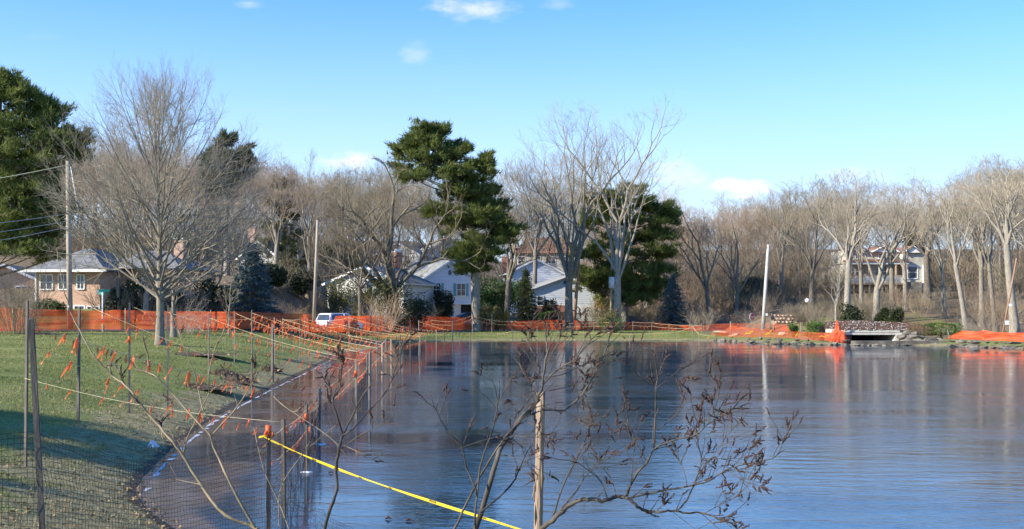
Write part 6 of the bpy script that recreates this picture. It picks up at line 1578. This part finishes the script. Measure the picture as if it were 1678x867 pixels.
shrub('bare_sapling', 'bare tan stemmed shrub at the lower left whose long stems cross the black net', [
 ([(424, 872), (416, 863), (368, 843), (329, 794), (301, 748), (276, 716), (248, 684), (227, 656), (205, 631), (184, 615), (152, 581), (130, 540), (117, 512), (104, 471), (95, 426), (94, 405)], 4.6, 5.2, .0115, .002, 4),
 ([(418, 866), (390, 818), (368, 772), (350, 733), (343, 712), (319, 687), (283, 645), (255, 617), (240, 610), (220, 603)], 4.6, 4.9, .0085, .003, 4),
 ([(301, 743), (308, 716), (322, 687), (343, 645), (361, 631), (377, 617)], 4.85, 4.7, .006, .002, 3),
 ([(343, 645), (342, 613), (354, 567), (366, 545), (375, 515), (378, 470), (385, 445)], 4.75, 4.7, .0045, .0015, 5),
 ([(345, 716), (386, 670), (412, 631), (420, 615), (432, 592)], 4.75, 4.6, .0052, .0015, 6),
 ([(333, 673), (325, 640), (319, 613), (301, 567), (285, 520), (279, 505)], 4.8, 4.9, .0042, .0015, 5),
 ([(244, 600), (240, 575), (234, 552)], 4.9, 4.9, .006, .004, 5), ([(255, 617), (240, 611), (222, 604)], 4.9, 4.95, .006, .004, 5),
 ([(205, 631), (196, 612), (190, 600)], 5.0, 5.0, .005, .003, 4), ([(184, 615), (180, 604), (177, 596)], 5.0, 5.0, .004, .003, 3), ([(301, 748), (290, 720), (262, 690)], 4.8, 4.9, .003, .001, 1),
 ([(329, 794), (300, 788), (288, 786)], 4.7, 4.8, .003, .001, 1), ([(267, 720), (262, 690), (262, 668)], 4.8, 4.9, .003, .002, 3)], 1, (424, 905, 4.6), 'shrub_tan', 20, side_len=.07, pod_scale=.6)
shrub('bare_sapling', 'slender forked shrub stem rising in front of the yellow tape', [
 ([(527, 880), (532, 867), (543, 829), (552, 801), (551, 765), (557, 730), (562, 714)], 4.2, 4.2, .0095, .0075, 0),
 ([(562, 714), (553, 684), (546, 656), (557, 634), (559, 606), (557, 585)], 4.2, 4.25, .0068, .0028, 7), ([(562, 712), (578, 680), (592, 652), (607, 631), (612, 622)], 4.2, 4.1, .0055, .002, 3),
 ([(562, 714), (578, 702), (607, 670), (635, 638), (647, 606), (660, 567), (668, 548)], 4.2, 4.4, .0062, .0018, 7), ([(560, 735), (589, 714), (614, 702), (635, 691), (644, 684)], 4.2, 4.0, .004, .0015, 4),
 ([(546, 656), (540, 640), (541, 615)], 4.25, 4.3, .003, .002, 3)], 2, (524, 905, 4.2), 'shrub_bark', 24, side_len=.06, pod_scale=.7)
shrub('bare_sapling', 'thin dead stems with a few curled leaves beside the dark stakes', [
 ([(476, 872), (456, 822), (433, 772), (419, 716), (416, 700)], 5.0, 5.2, .005, .002, 2), ([(458, 862), (460, 801), (493, 748), (518, 723), (550, 697)], 5.0, 5.1, .0045, .0015, 3),
 ([(449, 650), (466, 666), (490, 682), (525, 705), (550, 726), (570, 750)], 5.4, 5.0, .0038, .0015, 3), ([(564, 730), (590, 742), (615, 756)], 4.3, 4.2, .002, .001, 3)], 3, (468, 905, 5.0), 'shrub_tan', 8, side_len=.07, pod_scale=.6)
shrub('seeded_shrub', 'tall dark branched shrub with seed clusters left of the pale wooden post', [
 ([(776, 880), (779, 867), (809, 766), (828, 721), (844, 700), (858, 680), (877, 661), (889, 631), (896, 578), (894, 540), (892, 522)], 4.7, 5.0, .0200, .0035, 10),
 ([(742, 880), (745, 867), (775, 804), (802, 755), (828, 717), (862, 680), (885, 655)], 4.6, 4.9, .0085, .005, 5),
 ([(780, 870), (779, 840), (787, 766), (800, 725), (809, 698), (815, 665), (819, 640), (819, 622)], 4.7, 4.5, .0072, .002, 4),
 ([(781, 812), (779, 800), (764, 766), (757, 732), (740, 712), (726, 695), (712, 665), (700, 638)], 4.6, 4.4, .0062, .0015, 5),
 ([(757, 732), (764, 715), (768, 705)], 4.5, 4.5, .003, .0015, 3), ([(788, 840), (836, 797), (850, 772), (862, 744), (872, 725), (877, 691)], 4.7, 4.9, .0065, .002, 5),
 ([(889, 631), (911, 608), (941, 589), (964, 563), (979, 546)], 4.95, 4.8, .0065, .0022, 8), ([(877, 623), (862, 615), (851, 597), (840, 583)], 4.95, 5.1, .0045, .002, 3), ([(877, 662), (870, 640), (880, 600), (884, 570), (870, 545)], 4.95, 5.2, .0045, .0015, 6),
 ([(893, 619), (926, 612), (957, 597), (975, 589), (1005, 580)], 4.95, 5.2, .0045, .0015, 7), ([(889, 671), (923, 672), (940, 660), (957, 642), (979, 604), (994, 570), (1002, 540), (1010, 512)], 4.9, 5.1, .0072, .003, 10),
 ([(979, 604), (1010, 590), (1040, 585)], 5.0, 5.2, .003, .0012, 4), ([(923, 672), (945, 685), (968, 702), (1000, 668)], 4.9, 4.7, .003, .001, 5), ([(881, 655), (872, 640), (845, 660), (800, 700)], 4.8, 4.6, .003, .001, 5),
 ([(862, 690), (880, 700), (892, 712), (930, 700), (955, 690)], 4.8, 4.7, .004, .0012, 6), ([(820, 744), (850, 752), (880, 765)], 4.8, 4.7, .003, .001, 3), ([(835, 714), (860, 716), (890, 717)], 4.8, 4.7, .003, .001, 2),
 ([(750, 736), (790, 722), (818, 716)], 4.6, 4.5, .002, .001, 2), ([(840, 720), (866, 742), (872, 768)], 4.7, 4.8, .002, .001, 3), ([(885, 600), (870, 570), (862, 545)], 5.0, 5.1, .003, .0014, 5), ([(896, 590), (915, 560), (925, 535)], 5.0, 5.1, .003, .0014, 6), ([(890, 628), (930, 560), (940, 548)], 5.0, 5.1, .0025, .0012, 5),
 ([(868, 672), (858, 645), (862, 618)], 4.9, 5.0, .003, .0012, 4), ([(900, 640), (930, 634), (960, 622), (990, 612)], 5.0, 5.1, .003, .0012, 6), ([(889, 738), (910, 700), (935, 690), (960, 680)], 5.1, 5.0, .0025, .001, 5)], 4, (770, 905, 4.7), 'shrub_bark', 120, side_len=.12, pod_scale=.7)
shrub('seeded_shrub', 'spreading dark branched shrub with many seed clusters right of the pale wooden post', [
 ([(878, 882), (889, 867), (911, 849), (934, 827), (957, 817), (987, 821), (1010, 815), (1028, 817), (1045, 830), (1062, 838), (1085, 838), (1108, 838), (1153, 842), (1180, 850), (1202, 861)], 5.0, 4.8, .0185, .004, 14),
 ([(1025, 816), (1040, 781), (1062, 755), (1072, 736), (1108, 721), (1142, 712), (1160, 695), (1191, 676), (1217, 664)], 4.95, 4.6, .0095, .0018, 14),
 ([(1072, 736), (1074, 691), (1075, 634), (1082, 610), (1089, 589)], 4.85, 4.9, .0065, .0018, 7), ([(1075, 635), (1055, 623), (1045, 611)], 4.9, 4.9, .003, .0012, 2), ([(1076, 636), (1106, 612), (1116, 600)], 4.9, 5.0, .0035, .0013, 4), ([(1076, 706), (1108, 680), (1126, 655)], 4.9, 4.7, .0035, .0013, 5),
 ([(1028, 817), (1077, 806), (1126, 797), (1160, 789), (1191, 770), (1225, 759), (1266, 751), (1278, 738), (1285, 716)], 4.9, 4.5, .0072, .0013, 18),
 ([(1108, 838), (1126, 819), (1142, 781), (1149, 751), (1142, 717), (1150, 690)], 4.85, 4.7, .0062, .0015, 12), ([(906, 846), (926, 789), (949, 744), (972, 691), (987, 668)], 5.0, 5.2, .0065, .0025, 6),
 ([(895, 862), (940, 812), (960, 780), (980, 757), (1000, 744)], 5.0, 4.7, .004, .0012, 3), ([(898, 860), (935, 815), (965, 775), (995, 752), (1022, 730)], 5.0, 5.3, .004, .0012, 3), ([(995, 816), (985, 790), (968, 774), (945, 757)], 4.95, 4.9, .0045, .002, 2), ([(1010, 815), (1003, 788), (985, 765), (962, 752)], 4.95, 5.1, .0035, .0015, 2),
 ([(1033, 800), (1036, 770), (1040, 730), (1050, 690)], 4.9, 5.0, .004, .0013, 5), ([(1060, 757), (1040, 720), (1028, 690), (1030, 668)], 4.9, 5.1, .0035, .0013, 5), ([(1142, 781), (1170, 745), (1195, 710), (1215, 690)], 4.7, 4.5, .003, .001, 9), ([(1126, 797), (1120, 770), (1105, 740)], 4.7, 4.8, .003, .001, 6),
 ([(1160, 695), (1175, 660), (1180, 632)], 4.7, 4.6, .003, .0012, 6), ([(1153, 842), (1185, 825), (1215, 810)], 4.8, 4.6, .003, .0012, 9), ([(1150, 842), (1180, 868), (1195, 880)], 4.8, 4.7, .003, .001, 5), ([(1191, 770), (1215, 785), (1240, 782)], 4.7, 4.6, .0025, .001, 6),
 ([(1149, 751), (1185, 752), (1220, 750)], 4.7, 4.6, .0025, .001, 6), ([(949, 744), (985, 724), (1005, 706)], 5.1, 5.1, .0025, .001, 5), ([(1100, 837), (1130, 860), (1150, 878)], 4.8, 4.7, .0025, .001, 4)], 5, (868, 905, 5.0), 'shrub_bark', 190, side_len=.13, pod_scale=.72)
for i, (px, py, d, L, sd_) in enumerate([(20, 875, 6.0, .7, 11), (300, 890, 8, .35, 12), (330, 890, 7.5, .3, 13)]):
    pass

# ------------------------------------------------------------------ lawn details: brush piles, leaves, grass, litter
def pile(px, d, w, h, label, seed, twigs=60):
    x = WX(px, d); z = zg(x, d); root = empty('brush_pile', (x, d, z - .03), 0, label, 'brush pile'); r = random.Random(seed); mb = MB(); n, m_ = 22, 7; vs = []
    for i in range(m_):
        t = i / (m_ - 1)
        for k in range(n):
            a = 2 * math.pi * k / n; q = (1 - t) * (1 + .3 * noise.noise((math.cos(a) * 2, math.sin(a) * 2, seed + t))); vs.append((math.cos(a) * w * q, math.sin(a) * w * .6 * q, h * math.sin(t * 1.57) * (1 + .35 * noise.noise((math.cos(a) * 3, math.sin(a) * 3, seed * 2 + t * 3)))))
    mb.add(vs, [(i * n + k, i * n + (k + 1) % n, (i + 1) * n + (k + 1) % n, (i + 1) * n + k) for i in range(m_ - 1) for k in range(n)]); mb.build('mound', M['soil'], root)
    tt = TubeSet()
    for i in range(twigs):
        a = r.uniform(0, 6.28); q = r.random(); c_ = Vector((math.cos(a) * w * q, math.sin(a) * w * .6 * q, h * (1 - q) + .03)); d_ = Vector((r.uniform(-1, 1), r.uniform(-.6, .6), r.uniform(-.1, .7))).normalized(); tt.add([c_, c_ + d_ * r.uniform(.1, .4)], [.008, .003], 3)
    link('twigs', tt.mesh('pile_twigs', M['shrub_bark']), None, root)
    g = np.random.default_rng(seed); c_ = g.normal(0, .5, (220, 3)) * np.array([w, w * .6, h * .3]) + np.array([0, 0, h * .45]); V, Fc = leafquads(c_, .06, seed); link('leaves', mesh_np('pile_leaves', V, Fc, M['leaf_litter']), None, root)
pile(388, 37, .75, .28, 'dark heap of soil and dead leaves on the lawn behind the string fence', 1); pile(362, 38, .6, .2, 'leafy twig heap left of the dark soil heap', 2); pile(443, 44, .5, .22, 'small dark heap at the foot of the fat grey stake', 3)
pile(320, 33, 1.3, .09, 'low line of dead leaves across the lawn near the first strings', 4); pile(300, 45, 2.2, .06, 'thin dark strip of fallen leaves right of the lawn tree', 5); pile(530, 58, 1.4, .12, 'dark matted brush at the water edge of the lawn', 6); pile(65, 60, 1.5, .10, 'brown bare patch of dead leaves by the left edge under the orange fence', 7)
def scatter(n, box, keep, seed):
    g = np.random.default_rng(seed); x = g.uniform(box[0], box[1], n); t = g.random(n); y = box[2] + (box[3] - box[2]) * t ** box[4]; x = x * y if box[5] else x
    s = lake_sd(x, y); k = keep(x, y, s); x, y = x[k], y[k]; z = zground(x, y)
    zz = np.array([.05 * noise.noise((a * .5, b * .5, 0)) + (.028 * noise.noise((a * 2.1, b * 2.1, 3)) if b < 45 else 0) + (.018 * noise.noise((a * 5.3, b * 5.3, 9)) if b < 24 else 0) for a, b in zip(x, y)])
    s = s[k]; return x, y, z + zz * np.clip((s + .3) / 1.2, 0, 1), s
# fallen leaves
x, y, z, s = scatter(24000, (-.50, .17, 7, 112, 1.3, True), lambda x, y, s: (s > .1) & (y < fenceY(x) - .5), 1)
V, Fc = leafquads(np.stack([x, y, z + .02], 1), .028, 1, .75); setp(link('fallen_leaves', mesh_np('fallen_leaves', V, Fc, M['leaf_litter'])), 'dry tan leaves scattered over the lawn', 'leaves', None, 'stuff')
# leaf drift along the near waterline
x, y, z, s = scatter(60000, (-.36, -.20, 9, 30, 1.0, True), lambda x, y, s: (s > -.12) & (s < .45), 2)
k = np.random.default_rng(3).random(len(x)) < .07
V, Fc = leafquads(np.stack([x, y, np.maximum(z, 0) + .015], 1)[k], .03, 2, .6); setp(link('leaf_drift', mesh_np('leaf_drift', V, Fc, M['leaf_litter'])), 'brown leaf drift along the near waterline', 'leaves', None, 'stuff')
# grass
def grass(n, box, keep, h, w, m, seed, label, nm='grass'):
    x, y, z, s = scatter(n, box, keep, seed); g = np.random.default_rng(seed); m_ = len(x)
    a = g.uniform(0, 6.28, m_); H = h * g.uniform(.4, 1.3, m_); ww = w * (1 + y / 22); lx = g.normal(0, .5, m_) * H; ly = g.normal(0, .5, m_) * H
    c_ = np.stack([x, y, z - .01], 1); sv = np.stack([np.cos(a) * ww, np.sin(a) * ww, a * 0], 1); V = np.stack([c_ - sv, c_ + sv, c_ + np.stack([lx, ly, H], 1)], 1).reshape(-1, 3)
    setp(link(nm, mesh_np(nm, V, np.arange(len(V)).reshape(-1, 3), M[m])), label, 'grass', None, 'stuff')
def pn(x, y, sc, sd_): return np.array([noise.noise((a * sc, b * sc, sd_)) for a, b in zip(x, y)])
grass(130000, (-.50, -.17, 8, 46, 1.0, True), lambda x, y, s: (s > .9) & (pn(x, y, .8, 5) > np.where(s > 2.8, -.28, 0)) & ((y > 13) | (pn(x, y, .9, 5) > .0)), .050, .0035, 'grass_blade', 4, 'short green lawn grass on the left bank')
grass(50000, (-.50, -.15, 7.5, 30, 1.0, True), lambda x, y, s: (s > .3) & (s < 4.5) & (pn(x, y, 1.3, 8) > -.05), .055, .0028, 'grass_dry', 5, 'dry straw coloured grass on the near bank slope', 'dry_grass')
grass(60000, (-.48, .17, 46, 116, 1.0, True), lambda x, y, s: (s > 1.2) & (y < fenceY(x) - .3), .075, .006, 'grass_blade', 6, 'green grass of the far lawn', 'lawn_grass')
mb = MB(); r_ = random.Random(3)
for i in range(4): mb.tube([Vector((r_.uniform(-.12, .12), r_.uniform(-.08, .08), .03)), Vector((r_.uniform(-.05, .05), r_.uniform(-.05, .05), .12)), Vector((r_.uniform(-.12, .12), r_.uniform(-.08, .08), .04))], [.02, .05, .02], 5, smooth=False)
o_ = mb.build('litter_bag', M['litter']); x = WX(251, 21); o_.location = (x, 21, zg(x, 21)); setp(o_, 'crumpled white plastic litter on the lawn before the near net', 'litter')
# bits floating or frozen in the ice
for i, (px, py, lb) in enumerate([(637, 852, 'small dark leaf frozen in the ice below the yellow tape'), (543, 776, 'dark floating leaf just under the yellow tape'), (671, 855, 'curled pale leaf on the ice below the yellow tape'), (430, 700, 'dark twig end frozen in the brown ice by the stakes'), (355, 672, 'dark leaf lying on the brown ice near the bank')]):
    gx_, gy_ = G(px, py); mb = MB(); mb.tube([(-.05, 0, .01), (-.01, .02, .03), (.04, 0, .012)], [.006, .02, .005], 5, smooth=False); o_ = mb.build('frozen_leaf', M['seed']); o_.location = (gx_, gy_, 0); setp(o_, lb, 'leaf')

# thin white ice edge along the left bank
mb = MB(); r_ = random.Random(8); es = [G(222, 806), G(236, 782), G(262, 755), G(298, 724), G(338, 692), G(396, 660), G(448, 634), G(505, 607), G(538, 590), G(546, 582)]
prev = None
for i in range(len(es) - 1):
    a, b_ = Vector((*es[i], 0)), Vector((*es[i + 1], 0)); n = max(3, int((b_ - a).length / .25)); nn = (b_ - a).normalized().cross(Vector((0, 0, 1)))
    for k in range(n):
        c_ = a.lerp(b_, k / n); w = .02 + .13 * max(0, noise.noise((c_.x * 1.3, c_.y * 1.3, 2)) + .15) + .05 * r_.random(); q = nn * .12
        cur = (c_ + q + Vector((0, 0, .006)), c_ + q + nn * w + Vector((0, 0, .005)))
        if prev is not None and noise.noise((c_.x * 2.3, c_.y * 2.3, 7)) > -.12: mb.add([prev[0], cur[0], cur[1], prev[1]], [(0, 1, 2, 3)])
        prev = cur
setp(mb.build('ice_edge', M['ice_rim']), 'thin broken white rim of ice along the left bank', 'ice', None, 'stuff')

# things that stand side by side under one description: say which of them is meant
from collections import defaultdict
same = defaultdict(list)
for o in SC.objects:
    if o.parent is None and o.get('label'): same[o['label']].append(o)
for lb, os_ in same.items():
    if len(os_) > 1:
        os_.sort(key=lambda o: o.location.x / max(o.location.y, 1))
        for i, o in enumerate(os_): o['label'] = lb + ', ' + ('leftmost' if i == 0 else 'rightmost' if i == len(os_) - 1 else ordn[i] + ' from left')
